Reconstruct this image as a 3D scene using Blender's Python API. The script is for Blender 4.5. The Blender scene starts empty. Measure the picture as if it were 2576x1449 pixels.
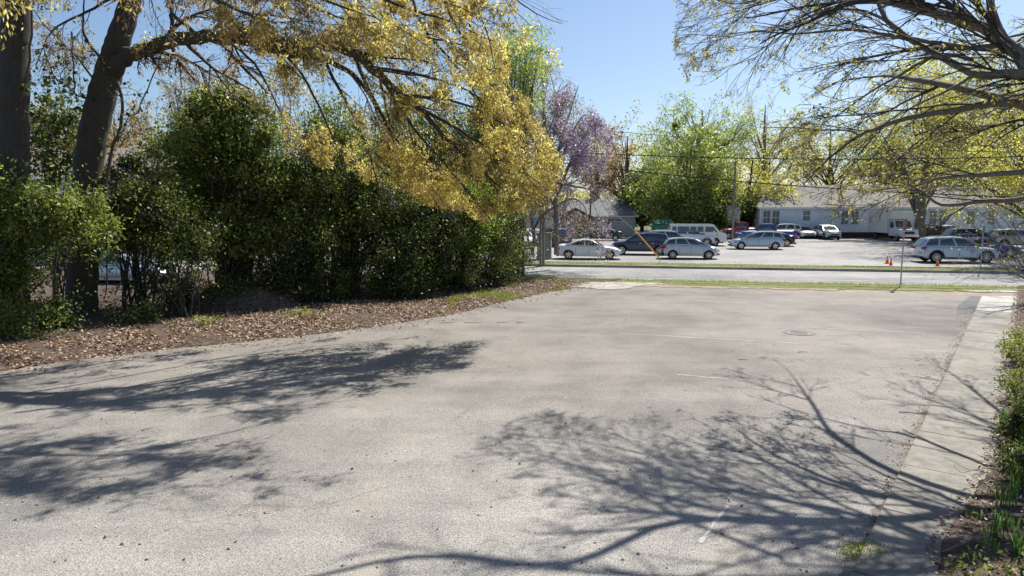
import bpy, math, random
import numpy as np
from mathutils import Vector, Matrix, noise as mnoise

SC = bpy.context.scene
COL = SC.collection
R = math.radians
rnd = random.Random(7)
NR = np.random.default_rng(7)

# ------------------------------------------------------------------ camera
CAM_H = 3.93
PITCH = math.atan(0.122)
cam_d = bpy.data.cameras.new('camera')
cam_d.lens = 24.0; cam_d.sensor_width = 36.0
cam_d.clip_start = 0.1; cam_d.clip_end = 5000
cam = bpy.data.objects.new('camera', cam_d); COL.objects.link(cam)
cam.location = (0, 0, CAM_H)
cam.rotation_euler = (R(90) - PITCH, 0, 0)
SC.camera = cam

# ------------------------------------------------------------------ light
SUN_EL = R(50); SUN_AZ = R(37)         # azimuth clockwise from +Y (view direction)
world = bpy.data.worlds.new('World'); SC.world = world
world.use_nodes = True
wn = world.node_tree.nodes; wl = world.node_tree.links
bg = wn['Background']
sky = wn.new('ShaderNodeTexSky'); sky.sky_type = 'NISHITA'
sky.sun_disc = False
sky.sun_elevation = SUN_EL
sky.sun_rotation = SUN_AZ
sky.altitude = 0; sky.air_density = 1.0; sky.dust_density = 0.8; sky.ozone_density = 4.0
wl.new(sky.outputs[0], bg.inputs[0])
bg.inputs[1].default_value = 0.076
sun_d = bpy.data.lights.new('sun', 'SUN'); sun_d.energy = 5.0; sun_d.angle = R(0.53)
sun_d.color = (1.0, 0.955, 0.88)
sun = bpy.data.objects.new('sun', sun_d); COL.objects.link(sun)
SUNV = Vector((math.sin(SUN_AZ) * math.cos(SUN_EL), math.cos(SUN_AZ) * math.cos(SUN_EL), math.sin(SUN_EL)))
sun.rotation_euler = SUNV.to_track_quat('Z', 'Y').to_euler()
sun.location = (0, 0, 60)
SC.view_settings.view_transform = 'Standard'
SC.view_settings.look = 'None'
SC.view_settings.gamma = 1
SC.view_settings.exposure = 0.74
SC.view_settings.use_curve_mapping = False
SC.cycles.max_bounces = 6
SC.cycles.sample_clamp_direct = 12.0
SC.cycles.sample_clamp_indirect = 6.0
SC.cycles.transparent_max_bounces = 8

# ------------------------------------------------------------------ places: ground points and points at a distance
W0, H0, F0 = 1288.0, 724.5, 1717.0
CP, SP = math.cos(PITCH), math.sin(PITCH)
def P(px, py, D):
    yc = -(py - H0) / F0
    fwd = CP + yc * SP; up = yc * CP - SP
    s = D / fwd
    return Vector(((px - W0) / F0 * s, D, CAM_H + up * s))
def G(px, py, z=0.0):
    yc = -(py - H0) / F0
    fwd = CP + yc * SP; up = yc * CP - SP
    s = -(CAM_H - z) / up
    return Vector(((px - W0) / F0 * s, fwd * s, z))
KS = 2576 / 3072.0
def GS(px, py, z=0.0): return G(px * KS, py * KS, z)
def PS(px, py, D): return P(px * KS, py * KS, D)

# ------------------------------------------------------------------ objects
def tag(o, label=None, cat=None, group=None, kind=None):
    if label: o['label'] = label
    if cat: o['category'] = cat
    if group: o['group'] = group
    if kind: o['kind'] = kind
    return o
def empty(name, loc=(0, 0, 0), rz=0, label=None, cat=None, group=None):
    o = bpy.data.objects.new(name, None); COL.objects.link(o)
    o.location = loc; o.rotation_euler = (0, 0, rz)
    return tag(o, label, cat, group)
def link(name, me, mat=None, parent=None, smooth=None):
    o = bpy.data.objects.new(name, me); COL.objects.link(o)
    if mat is not None and len(me.materials) == 0:
        me.materials.append(mat)
    if parent is not None: o.parent = parent
    if smooth is not None:
        me.polygons.foreach_set('use_smooth', [True] * len(me.polygons))
        if smooth < 180:
            me.set_sharp_from_angle(angle=R(smooth))
    return o
def mesh_np(name, V, F, attr=None):
    """V (n,3), F (m,k) all polygons with k corners"""
    me = bpy.data.meshes.new(name)
    V = np.ascontiguousarray(V, dtype=np.float32); F = np.ascontiguousarray(F, dtype=np.int32)
    m, k = F.shape
    me.vertices.add(len(V)); me.vertices.foreach_set('co', V.ravel())
    me.loops.add(m * k); me.loops.foreach_set('vertex_index', F.ravel())
    me.polygons.add(m)
    me.polygons.foreach_set('loop_start', np.arange(0, m * k, k, dtype=np.int32))
    me.polygons.foreach_set('loop_total', np.full(m, k, dtype=np.int32))
    if attr is not None:
        a = me.attributes.new('shade', 'FLOAT', 'POINT')
        a.data.foreach_set('value', np.ascontiguousarray(attr, dtype=np.float32))
    me.update(calc_edges=True)
    return me
class MB:
    """collects simple shapes into one mesh"""
    def __init__(s): s.v = []; s.f = []
    def add(s, vs, fs):
        b = len(s.v); s.v += [tuple(v) for v in vs]; s.f += [tuple(b + i for i in f) for f in fs]; return s
    def box(s, c, d, rz=0, taper=1.0, rot=None):
        x, y, z = d[0] / 2, d[1] / 2, d[2] / 2
        vs = [(-x, -y, -z), (x, -y, -z), (x, y, -z), (-x, y, -z), (-x * taper, -y * taper, z), (x * taper, -y * taper, z), (x * taper, y * taper, z), (-x * taper, y * taper, z)]
        M = rot if rot is not None else Matrix.Rotation(rz, 3, 'Z')
        C = Vector(c)
        return s.add([M @ Vector(v) + C for v in vs], [(0, 3, 2, 1), (4, 5, 6, 7), (0, 1, 5, 4), (1, 2, 6, 5), (2, 3, 7, 6), (3, 0, 4, 7)])
    def tube(s, pts, rs, n=10, cap=True):
        pts = [Vector(p) for p in pts]; b = len(s.v); u = None
        if not hasattr(rs, '__len__'): rs = [rs] * len(pts)
        for i, p in enumerate(pts):
            t = (pts[min(i + 1, len(pts) - 1)] - pts[max(i - 1, 0)]).normalized()
            if u is None:
                u = t.cross(Vector((0, 0, 1)));
                if u.length < .05: u = t.cross(Vector((1, 0, 0)))
            u = (u - t * u.dot(t)).normalized(); w = t.cross(u)
            for k in range(n):
                a = 2 * math.pi * k / n
                s.v.append(tuple(p + (u * math.cos(a) + w * math.sin(a)) * rs[i]))
        for i in range(len(pts) - 1):
            for k in range(n):
                k2 = (k + 1) % n
                s.f.append((b + i * n + k, b + i * n + k2, b + (i + 1) * n + k2, b + (i + 1) * n + k))
        if cap:
            s.f.append(tuple(b + k for k in reversed(range(n))))
            s.f.append(tuple(b + (len(pts) - 1) * n + k for k in range(n)))
        return s
    def build(s, name, mat, parent=None, smooth=None, loc=None):
        me = bpy.data.meshes.new(name); me.from_pydata(s.v, [], s.f); me.update()
        o = link(name, me, mat, parent, smooth)
        if loc is not None: o.location = loc
        return o

# ------------------------------------------------------------------ materials
def nmat(name):
    m = bpy.data.materials.new(name); m.use_nodes = True
    nt = m.node_tree; b = nt.nodes['Principled BSDF']
    return m, nt, b
def N(nt, typ, **kw):
    n = nt.nodes.new(typ)
    for k, v in kw.items():
        if k in n.inputs: n.inputs[k].default_value = v
        else: setattr(n, k, v)
    return n
def ramp(nt, fac, stops):
    r = nt.nodes.new('ShaderNodeValToRGB')
    e = r.color_ramp.elements
    while len(e) < len(stops): e.new(0.5)
    for i, (p, c) in enumerate(stops):
        e[i].position = p; e[i].color = (*c, 1) if len(c) == 3 else c
    nt.links.new(fac, r.inputs[0]); return r
def objco(nt):
    return nt.nodes.new('ShaderNodeTexCoord').outputs['Object']
def noise_tex(nt, scale, detail=4, rough=.55, co=None, dist=0):
    n = N(nt, 'ShaderNodeTexNoise', Scale=scale, Detail=detail, Roughness=rough, Distortion=dist)
    nt.links.new(co if co is not None else objco(nt), n.inputs['Vector']); return n
def mixc(nt, fac, a, b, mode='MIX'):
    m = nt.nodes.new('ShaderNodeMix'); m.data_type = 'RGBA'; m.blend_type = mode
    for s, v in ((0, fac), (6, a), (7, b)):
        if hasattr(v, 'links') or hasattr(v, 'is_output'): nt.links.new(v, m.inputs[s])
        else: m.inputs[s].default_value = v if s == 0 else (*v, 1)
    return m.outputs[2]
def bump(nt, b, h, strength=.3, dist=.02):
    n = N(nt, 'ShaderNodeBump', Strength=strength, Distance=dist)
    nt.links.new(h, n.inputs['Height']); nt.links.new(n.outputs[0], b.inputs['Normal'])
def plain(name, c, rough=.6, metal=0, var=.15, scale=6, bmp=0, coat=0, spec=.5):
    m, nt, b = nmat(name)
    n = noise_tex(nt, scale, 5)
    r = ramp(nt, n.outputs[0], [(.3, tuple(x * (1 - var) for x in c)), (.7, tuple(min(1, x * (1 + var)) for x in c))])
    nt.links.new(r.outputs[0], b.inputs['Base Color'])
    b.inputs['Roughness'].default_value = rough; b.inputs['Metallic'].default_value = metal
    b.inputs['Coat Weight'].default_value = coat; b.inputs['Specular IOR Level'].default_value = spec
    b.inputs['Coat Roughness'].default_value = .06
    if bmp: bump(nt, b, n.outputs[0], bmp, .01)
    return m
def leaf_mat(name, c0, c1, c2=None, trans=.35, rough=.45, spec=.4):
    m, nt, b = nmat(name)
    a = nt.nodes.new('ShaderNodeAttribute'); a.attribute_name = 'shade'
    st = [(.1, c0), (.9, c1)] if c2 is None else [(.05, c0), (.5, c1), (.88, c2)]
    r = ramp(nt, a.outputs['Fac'], st)
    nt.links.new(r.outputs[0], b.inputs['Base Color'])
    b.inputs['Roughness'].default_value = rough; b.inputs['Specular IOR Level'].default_value = spec
    t = nt.nodes.new('ShaderNodeBsdfTranslucent')
    bright = mixc(nt, 1.0, r.outputs[0], (1.5, 1.6, .9), 'MULTIPLY')
    nt.links.new(bright, t.inputs[0])
    mx = nt.nodes.new('ShaderNodeMixShader'); mx.inputs[0].default_value = trans
    nt.links.new(b.outputs[0], mx.inputs[1]); nt.links.new(t.outputs[0], mx.inputs[2])
    nt.links.new(mx.outputs[0], nt.nodes['Material Output'].inputs[0])
    return m
def bark_mat(name, c0, c1, scale=9, strength=.8):
    m, nt, b = nmat(name)
    mp = nt.nodes.new('ShaderNodeMapping'); mp.inputs['Scale'].default_value = (1, 1, .22)
    nt.links.new(objco(nt), mp.inputs[0])
    n = noise_tex(nt, scale, 8, .65, mp.outputs[0], .4)
    n2 = noise_tex(nt, 1.3, 3)
    r = ramp(nt, n.outputs[0], [(.35, c0), (.68, c1)])
    col = mixc(nt, n2.outputs[0], r.outputs[0], tuple(x * .8 + .02 for x in c1))
    nt.links.new(col, b.inputs['Base Color']); b.inputs['Roughness'].default_value = .9
    bump(nt, b, n.outputs[0], strength, .04)
    return m

def asphalt_mat(name, base, patch, fine=1.0, cracks=True, stain=(.5, .42, .33)):
    m, nt, b = nmat(name)
    co = objco(nt)
    big = noise_tex(nt, .16, 5, .55, co, .3)
    mid = noise_tex(nt, .9, 6, .65, co, .5)
    agg = noise_tex(nt, 46, 4, .85, co)
    sp = N(nt, 'ShaderNodeTexVoronoi', Scale=95.0); nt.links.new(co, sp.inputs['Vector'])
    r1 = ramp(nt, big.outputs[0], [(.34, patch), (.5, base), (.7, tuple(x * 1.17 for x in base))])
    r2 = ramp(nt, mid.outputs[0], [(.3, (.74, .74, .75)), (.5, (.98, .98, .98)), (.70, (1.15, 1.14, 1.12))])
    c = mixc(nt, .85, r1.outputs[0], r2.outputs[0], 'MULTIPLY')
    r3 = ramp(nt, agg.outputs[0], [(.40, (.34, .34, .35)), (.5, (1, 1, 1)), (.60, (1.72, 1.7, 1.63))])
    c = mixc(nt, .85 * fine, c, r3.outputs[0], 'MULTIPLY')
    r4 = ramp(nt, sp.outputs['Distance'], [(.0, (1.35, 1.33, 1.3)), (.25, (1, 1, 1)), (.6, (.62, .62, .63))])
    c = mixc(nt, .6 * fine, c, r4.outputs[0], 'MULTIPLY')
    grn = noise_tex(nt, 13, 5, .75, co); c = mixc(nt, .8, c, ramp(nt, grn.outputs[0], [(.32, (.70, .70, .71)), (.5, (1, 1, 1)), (.66, (1.24, 1.23, 1.2))]).outputs[0], 'MULTIPLY')
    # warm stains in spots
    sn = noise_tex(nt, .45, 4, .6, co, 1.0)
    rs = ramp(nt, sn.outputs[0], [(.60, (0, 0, 0)), (.74, (.5, .5, .5))])
    c = mixc(nt, rs.outputs[0], c, stain, 'MULTIPLY') if False else c
    ws = nt.nodes.new('ShaderNodeMix'); ws.data_type = 'RGBA'
    nt.links.new(rs.outputs[0], ws.inputs[0]); nt.links.new(c, ws.inputs[6])
    ws.inputs[7].default_value = (base[0] * 1.1, base[1] * 1.0, base[2] * .86, 1); c = ws.outputs[2]
    # stretched tyre-swept streaks along the lot
    mp = nt.nodes.new('ShaderNodeMapping'); mp.inputs['Scale'].default_value = (.22, 1.4, 1); mp.inputs['Rotation'].default_value = (0, 0, R(10))
    nt.links.new(co, mp.inputs[0])
    st = noise_tex(nt, .8, 6, .6, mp.outputs[0], .8)
    rst = ramp(nt, st.outputs[0], [(.35, (.86, .86, .87)), (.55, (1, 1, 1)), (.75, (1.1, 1.09, 1.08))])
    c = mixc(nt, .8, c, rst.outputs[0], 'MULTIPLY')
    if cracks:
        dn = noise_tex(nt, 1.1, 5, .6, co)
        mc = mixc(nt, .35, (0, 0, 0), (0, 0, 0)) if False else None
        vm = nt.nodes.new('ShaderNodeVectorMath'); vm.operation = 'MULTIPLY_ADD'
        nt.links.new(dn.outputs['Color'], vm.inputs[0]); vm.inputs[1].default_value = (1.1, 1.1, 0); nt.links.new(co, vm.inputs[2])
        vc = N(nt, 'ShaderNodeTexVoronoi', Scale=.17); vc.feature = 'DISTANCE_TO_EDGE'
        nt.links.new(vm.outputs[0], vc.inputs['Vector'])
        rc = ramp(nt, vc.outputs['Distance'], [(.0, (.62, .6, .58)), (.0022, (.72, .71, .7)), (.005, (1, 1, 1))])
        msk = noise_tex(nt, .3, 3, .5, co)
        rm = ramp(nt, msk.outputs[0], [(.48, (0, 0, 0)), (.58, (.75, .75, .75))])
        c = mixc(nt, rm.outputs[0], c, mixc(nt, 1.0, c, rc.outputs[0], 'MULTIPLY'))
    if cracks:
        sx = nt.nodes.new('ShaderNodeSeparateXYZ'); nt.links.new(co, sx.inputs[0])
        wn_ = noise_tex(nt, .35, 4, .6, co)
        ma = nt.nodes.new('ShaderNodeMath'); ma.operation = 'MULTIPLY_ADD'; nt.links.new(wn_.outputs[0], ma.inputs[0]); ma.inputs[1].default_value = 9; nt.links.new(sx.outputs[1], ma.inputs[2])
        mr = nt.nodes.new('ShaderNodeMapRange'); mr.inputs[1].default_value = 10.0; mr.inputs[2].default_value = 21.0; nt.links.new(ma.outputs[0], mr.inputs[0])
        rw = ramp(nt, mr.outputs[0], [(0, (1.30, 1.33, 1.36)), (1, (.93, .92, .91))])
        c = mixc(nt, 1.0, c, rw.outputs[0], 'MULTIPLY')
    nt.links.new(c, b.inputs['Base Color'])
    b.inputs['Roughness'].default_value = .88; b.inputs['Specular IOR Level'].default_value = .35
    ad = nt.nodes.new('ShaderNodeMath'); ad.operation = 'ADD'
    nt.links.new(agg.outputs[0], ad.inputs[0]); nt.links.new(sp.outputs['Distance'], ad.inputs[1])
    bump(nt, b, ad.outputs[0], .45, .008)
    return m
M = {}
M['lot'] = asphalt_mat('worn_asphalt', (.264, .245, .220), (.168, .158, .145))
M['road'] = asphalt_mat('road_asphalt', (.29, .285, .28), (.245, .24, .235), .6, False)
M['farlot'] = asphalt_mat('far_lot_asphalt', (.30, .293, .285), (.25, .245, .238), .6, False)
M['tar'] = plain('dark_patch', (.10, .10, .102), .9, var=.3, scale=30, bmp=.5)
def concrete_mat(name, c):
    m, nt, b = nmat(name); co = objco(nt)
    a = noise_tex(nt, .8, 6, .6, co, .3); g = noise_tex(nt, 45, 3, .7, co); k = noise_tex(nt, 5, 5, .7, co)
    r = ramp(nt, a.outputs[0], [(.32, tuple(x * .58 for x in c)), (.52, c), (.75, tuple(x * 1.18 for x in c))])
    q = ramp(nt, g.outputs[0], [(.35, (.72, .72, .72)), (.6, (1.12, 1.12, 1.1))])
    w = ramp(nt, k.outputs[0], [(.33, (.64, .62, .58)), (.6, (1.05, 1.05, 1.05))])
    cc = mixc(nt, .8, r.outputs[0], q.outputs[0], 'MULTIPLY'); cc = mixc(nt, .8, cc, w.outputs[0], 'MULTIPLY')
    nt.links.new(cc, b.inputs['Base Color']); b.inputs['Roughness'].default_value = .9
    bump(nt, b, g.outputs[0], .4, .006); return m
M['walk'] = concrete_mat('old_concrete', (.24, .225, .195))
M['apron'] = concrete_mat('pale_concrete', (.45, .43, .395))
M['kerb'] = concrete_mat('kerb_concrete', (.36, .34, .31))
def soil_mat(name, stops, s=3):
    m, nt, b = nmat(name); co = objco(nt)
    a = noise_tex(nt, s, 8, .7, co, .3); g = noise_tex(nt, 60, 2, .6, co)
    r = ramp(nt, a.outputs[0], stops); q = ramp(nt, g.outputs[0], [(.3, (.6, .6, .6)), (.7, (1.3, 1.3, 1.3))])
    nt.links.new(mixc(nt, .7, r.outputs[0], q.outputs[0], 'MULTIPLY'), b.inputs['Base Color'])
    b.inputs['Roughness'].default_value = .95; bump(nt, b, a.outputs[0], .8, .05); return m
M['soil'] = soil_mat('leafy_soil', [(.3, (.03, .02, .014)), (.5, (.075, .048, .033)), (.7, (.15, .10, .07))])
M['dirt'] = soil_mat('sandy_dirt', [(.3, (.17, .13, .095)), (.55, (.28, .22, .16)), (.75, (.42, .36, .29))], 1.5)
M['mound'] = soil_mat('mound_soil', [(.3, (.04, .032, .025)), (.55, (.10, .082, .065)), (.75, (.19, .16, .13))], 5)
M['turf'] = soil_mat('turf', [(.3, (.09, .10, .035)), (.5, (.14, .16, .05)), (.72, (.26, .22, .11))], 2)
M['land'] = soil_mat('land', [(.3, (.07, .08, .035)), (.6, (.13, .12, .06)), (.8, (.2, .16, .1))], .3)
M['oak_bark'] = bark_mat('oak_bark', (.014, .012, .011), (.062, .054, .047))
M['right_bark'] = bark_mat('grey_bark', (.06, .055, .045), (.22, .20, .165), 14, .5)
M['twig'] = bark_mat('twig_bark', (.025, .02, .018), (.085, .07, .06), 20, .2)
M['greytwig'] = bark_mat('pale_twig_bark', (.12, .10, .088), (.27, .235, .205), 20, .2)
M['dead'] = bark_mat('dead_stem', (.13, .10, .08), (.3, .25, .2), 20, .3)
M['gold'] = leaf_mat('golden_new_leaves', (.19, .135, .05), (.50, .385, .14), (.80, .69, .34), .40)
M['bud'] = leaf_mat('bud_leaves', (.15, .11, .06), (.40, .34, .12), (.62, .56, .22), .4)
M['dark'] = leaf_mat('dark_glossy_leaves', (.018, .028, .009), (.055, .075, .018), (.25, .27, .08), .28, .48, .35)
M['mid'] = leaf_mat('mid_green_leaves', (.035, .055, .014), (.11, .145, .03), (.40, .42, .13), .34, .5, .35)
M['lime'] = leaf_mat('fresh_green_leaves', (.08, .12, .025), (.20, .27, .05), (.38, .45, .12), .4)
M['pale'] = leaf_mat('pale_green_leaves', (.16, .20, .06), (.30, .36, .10), (.45, .50, .19), .42)
M['olive'] = leaf_mat('olive_green_leaves', (.08, .10, .03), (.21, .24, .06), (.42, .44, .15), .4)
M['yell'] = leaf_mat('yellow_green_leaves', (.16, .14, .045), (.40, .36, .10), (.62, .56, .19), .45)
M['orange'] = leaf_mat('orange_bud_leaves', (.17, .09, .04), (.34, .20, .07), (.46, .32, .12), .4)
M['brown'] = leaf_mat('pinkish_brown_keys', (.15, .08, .05), (.33, .20, .13), (.45, .30, .2), .4)
M['purple'] = leaf_mat('wisteria_blossom', (.13, .085, .21), (.31, .22, .47), (.54, .44, .73), .32)
M['litter'] = leaf_mat('dead_leaves', (.055, .026, .016), (.18, .11, .075), (.54, .41, .31), .15, .7, .3)
M['grass'] = leaf_mat('grass_blades', (.10, .13, .02), (.20, .26, .05), (.42, .40, .14), .35)
M['strap'] = leaf_mat('daffodil_leaves', (.05, .10, .02), (.10, .20, .04), (.22, .34, .08), .35, .4)
M['tyre'] = plain('tyre_rubber', (.02, .02, .021), .75)
M['rim'] = plain('alloy', (.55, .55, .56), .28, .9, .05)
M['hub'] = plain('dark_wheel_well', (.015, .015, .016), .8)
M['blackplastic'] = plain('black_plastic', (.025, .025, .027), .5)
M['seam'] = plain('panel_gap', (.012, .012, .013), .9)
M['chrome'] = plain('chrome', (.75, .75, .76), .15, 1, .03)
m, nt, b = nmat('window_glass_car'); b.inputs['Base Color'].default_value = (.022, .03, .038, 1); b.inputs['Roughness'].default_value = .04
b.inputs['Specular IOR Level'].default_value = .9; b.inputs['Coat Weight'].default_value = .6; M['cglass'] = m
m, nt, b = nmat('headlight_lens'); b.inputs['Base Color'].default_value = (.75, .76, .78, 1); b.inputs['Roughness'].default_value = .1; M['lamp'] = m
m, nt, b = nmat('tail_lens'); b.inputs['Base Color'].default_value = (.35, .012, .012, 1); b.inputs['Roughness'].default_value = .12; M['tail'] = m
M['plate'] = plain('number_plate', (.7, .7, .72), .5, var=.2, scale=40)
def paint(name, c, metal=.25, rough=.32):
    return plain(name, c, rough, metal, .03, 2, coat=1.0)
P_ = dict(
    white=paint('white_paint', (.74, .74, .74), 0), silver=paint('silver_paint', (.46, .49, .52), .45), lightsilver=paint('pale_silver_paint', (.58, .60, .62), .3),
    navy=paint('navy_paint', (.018, .026, .06), .3), black=paint('black_paint', (.012, .012, .014), .2), blue=paint('blue_paint', (.012, .07, .36), .2),
    bronze=paint('bronze_black_paint', (.035, .032, .034), .4), purple=paint('dark_plum_paint', (.03, .018, .035), .4), red=paint('red_paint', (.25, .015, .012), .1),
    oldwhite=paint('aged_white_paint', (.70, .68, .62), 0, .4), bluesilver=paint('bluish_silver_paint', (.42, .49, .56), .45), deepblue=paint('deep_blue_paint', (.015, .03, .30), .25))

# ------------------------------------------------------------------ flat ground sheets
def sheet(name, pts, mat, z=None, parent=None, kind='structure', thick=0):
    """polygon sheet through ground points"""
    pts = [Vector((p[0], p[1], p[2] if z is None else z)) for p in pts]
    mb = MB(); n = len(pts)
    mb.add(pts, [tuple(range(n))])
    if thick:
        mb.add([p - Vector((0, 0, thick)) for p in pts], [])
        for i in range(n):
            j = (i + 1) % n; mb.f.append((i, n + i, n + j, j))
    o = mb.build(name, mat, parent)
    if parent is None: o['kind'] = kind
    # polygons should face up
    if o.data.polygons[0].normal.z < 0: o.data.flip_normals()
    return o
def jag(a, b, n, amp, rn):
    a = Vector(a); b = Vector(b); d = (b - a); nrm = Vector((-d.y, d.x, 0)).normalized()
    return [a + d * (i / n) + nrm * rn.uniform(-amp, amp) for i in range(n)]

gv = []; gf = []
sheet('ground', [(-2500, -60, 0), (2500, -60, 0), (2500, 3000, 0), (-2500, 3000, 0)], M['land'], -0.10)

# parking lot edge on the left, seen points on the ground
edgeL = [(-420, 1010), (0, 935), (150, 912), (300, 893), (430, 878), (560, 866), (730, 848), (900, 829), (1040, 808), (1150, 789), (1250, 764), (1330, 746), (1400, 732), (1470, 722), (1510, 716)]
EL = [G(*p) for p in edgeL]
rn = random.Random(3)
lotL = []
for i in range(len(EL) - 1): lotL += jag(EL[i], EL[i + 1], 7, .07, rn)
lotL.append(EL[-1])
farE = [G(1510, 716), G(1700, 723), (G(2165, 735)), (G(2320, 738)), (G(2470, 744))]
lotF = []
for i in range(len(farE) - 1): lotF += jag(farE[i], farE[i + 1], 10, .12, rn)
SWa = G(2470, 745); SWb = G(2160, 1400)
SWd = (SWa - SWb).normalized(); SWn = Vector((SWd.y, -SWd.x, 0))      # to the right of the walk
near = SWb - SWd * 12
rightE = [SWa - SWd * .0] + [SWa - SWd * (k * 1.0) + SWn * rn.uniform(-.0, .05) for k in range(1, 44)]
poly = [Vector((-14, -6, 0)), Vector((-30, 3, 0))] + lotL + lotF + rightE + [Vector((near.x, -6, 0))]
sheet('parking_lot', poly, M['lot'], 0.0)

# soil bed with leaf litter on the left, mound and rough ground behind
def bed_height(x, y):
    h = .03 * mnoise.noise(Vector((x * .6, y * .6, 0))) + .02 * mnoise.noise(Vector((x * 2.1, y * 2.1, 3)))
    d = dist_lot(x, y)
    k = min(1, max(0, d / 1.6))
    h = (h + .05) * k - .03 * (1 - k)
    return h
ELs = [(p.x, p.y) for p in EL]
def dist_lot(x, y):
    best = 1e9; side = 1
    for (x0, y0), (x1, y1) in zip(ELs[:-1], ELs[1:]):
        dx, dy = x1 - x0, y1 - y0; L2 = dx * dx + dy * dy
        t = max(0, min(1, ((x - x0) * dx + (y - y0) * dy) / L2))
        qx, qy = x0 + dx * t, y0 + dy * t
        dd = math.hypot(x - qx, y - qy)
        if dd < best:
            best = dd; side = 1 if (dx * (y - y0) - dy * (x - x0)) > 0 else -1
    return best * side
gx = np.arange(-32, 12.1, .35); gy = np.arange(6, 41.1, .35)
vid = {}; V = []; Fq = []
for i, x in enumerate(gx):
    for j, y in enumerate(gy):
        d = dist_lot(x, y)
        if d > -.9: vid[i, j] = len(V); V.append((x, y, bed_height(x, y) if d > -.25 else -.05))
for i in range(len(gx) - 1):
    for j in range(len(gy) - 1):
        q = [(i, j), (i + 1, j), (i + 1, j + 1), (i, j + 1)]
        if all(k in vid for k in q): Fq.append([vid[k] for k in q])
# keep the road clear of the bed: road line on the near side
RN_a = G(1376, 700); RN_b = G(2515, 722)
rdir = (RN_b - RN_a).normalized(); rnor = Vector((-rdir.y, rdir.x, 0))
def road_off(x, y): return (Vector((x, y, 0)) - RN_a).dot(rnor)    # > 0: beyond the near road edge
Fq = [f for f in Fq if all(road_off(V[k][0], V[k][1]) < .3 for k in f)]
me = mesh_np('soil_bed', np.array(V), np.array(Fq))
tag(link('soil_bed', me, M['soil'], smooth=180), kind='structure')

# road, kerbs, verges, far lot : offsets from the near road edge, along rdir
def RP(s, o, z=0): return RN_a + rdir * s + rnor * o + Vector((0, 0, z))
def strip(name, s0, s1, o0, o1, z, mat, n=1, thick=0, parent=None, wob=0, kind='structure'):
    pts = [RP(s0 + (s1 - s0) * i / n, o0 + (rn.uniform(-wob, wob) if wob else 0), z) for i in range(n + 1)]
    pts += [RP(s1 - (s1 - s0) * i / n, o1, z) for i in range(n + 1)]
    return sheet(name, pts, mat, None, parent, kind, thick)
KO = (G(1376, 670) - RN_a).dot(rnor)        # far kerb offset
strip('road', -140, 120, -.1, KO + .05, -.012, M['road'])
FL0 = KO + .16
far_kerb_len = 29.6
VW = 2.3
# far kerb as separate kerbstones
kerb = empty('kerb', RP(0, KO)); kerb['kind'] = 'structure'
s = -46.0; k = 0
while s < far_kerb_len:
    L = 3.0
    mb = MB()
    a = RP(s + .012, KO); bq = RP(min(s + L, far_kerb_len) - .012, KO)
    nn = rnor * .15
    dz = rn.uniform(-.008, .008)
    vs = [a, bq, bq + nn, a + nn]
    top = [v + Vector((0, 0, .14 + dz)) + (rnor * .02 if i < 2 else Vector()) for i, v in enumerate(vs)]
    mb.add([v - Vector((0, 0, .05)) for v in vs] + top, [(0, 1, 5, 4), (1, 2, 6, 5), (2, 3, 7, 6), (3, 0, 4, 7), (4, 5, 6, 7)])
    o = mb.build('kerbstone', M['kerb'], kerb); o.matrix_parent_inverse = Matrix.Translation(-kerb.location)
    s += L
strip('far_verge', -46, 26.5, FL0, FL0 + VW, .11, M['turf'], 60, wob=0)
strip('far_parking_lot', -95, 95, FL0 + VW, FL0 + VW + 50, .06, M['farlot'])
# driveway of the far lot on the right
strip('far_driveway', 30.4, 60, KO + .05, FL0 + VW + .2, .02, M['apron'])
# pale gutter pan strip on the far side and thin sealed cracks along the road
for off, zz, mt, wd in ((1.35, -.008, M['tar'], .05), (3.1, -.008, M['tar'], .05)):
    o = strip('crack_seal', -60, 100, off, off + wd, zz, mt, 120, wob=.012)
white_line = plain('worn_line_paint', (.55, .54, .52), .8, var=.25, scale=5)
strip('road_edge_line', -4, 34, .35, .47, -.006, white_line, 40, wob=.015)
strip('road_arrow', 24.9, 28.2, .7, 2.1, -.006, white_line, 4, wob=.05)
for s0 in (6.0, 13.0):
    o = strip('lane_mark', s0, s0 + 1.3, .9, 1.0, -.0055, white_line, 4, wob=.01)
# far lot stall lines
for k in range(10):
    a = GS(2440 + k * 0, 0) if False else None
for (px, py, L) in ((2590, 767, 1.6), (2320, 791, 1.2), (2740, 810, 1.5)):
    c = GS(px, py, .064)
    sheet('stall_line', [c, c + rdir * L, c + rdir * L + rnor * .1, c + rnor * .1], white_line)
# near verge
strip('near_verge', -6, 29.7, -1.25, -.1, .025, M['turf'], 80, .03, wob=.13)
strip('lot_margin', -6, 33, -4.2, -1.1, -.007, M['dirt'], 30)
strip('sand_margin', -6, 14.0, -2.9, -1.15, .012, M['dirt'], 50, .05, wob=.3)
PADM = soil_mat('bleached_sand', [(.3, (.20, .175, .145)), (.5, (.34, .31, .27)), (.7, (.46, .43, .385))], 1.4)
pp_ = [G(*q) for q in ((1400, 716), (1440, 712), (1500, 708), (1560, 706), (1620, 706), (1665, 710), (1650, 716), (1600, 719), (1585, 726), (1540, 729), (1500, 727), (1470, 724), (1430, 722))]
pj = []
for i_ in range(len(pp_)): pj += jag(pp_[i_], pp_[(i_ + 1) % len(pp_)], 6, .09, rn)
sheet('pale_pad', pj, PADM, .02)
strip('turf_margin', 7.0, 22.5, -2.3, -1.3, .014, M['turf'], 60, .05, wob=.25)
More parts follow.
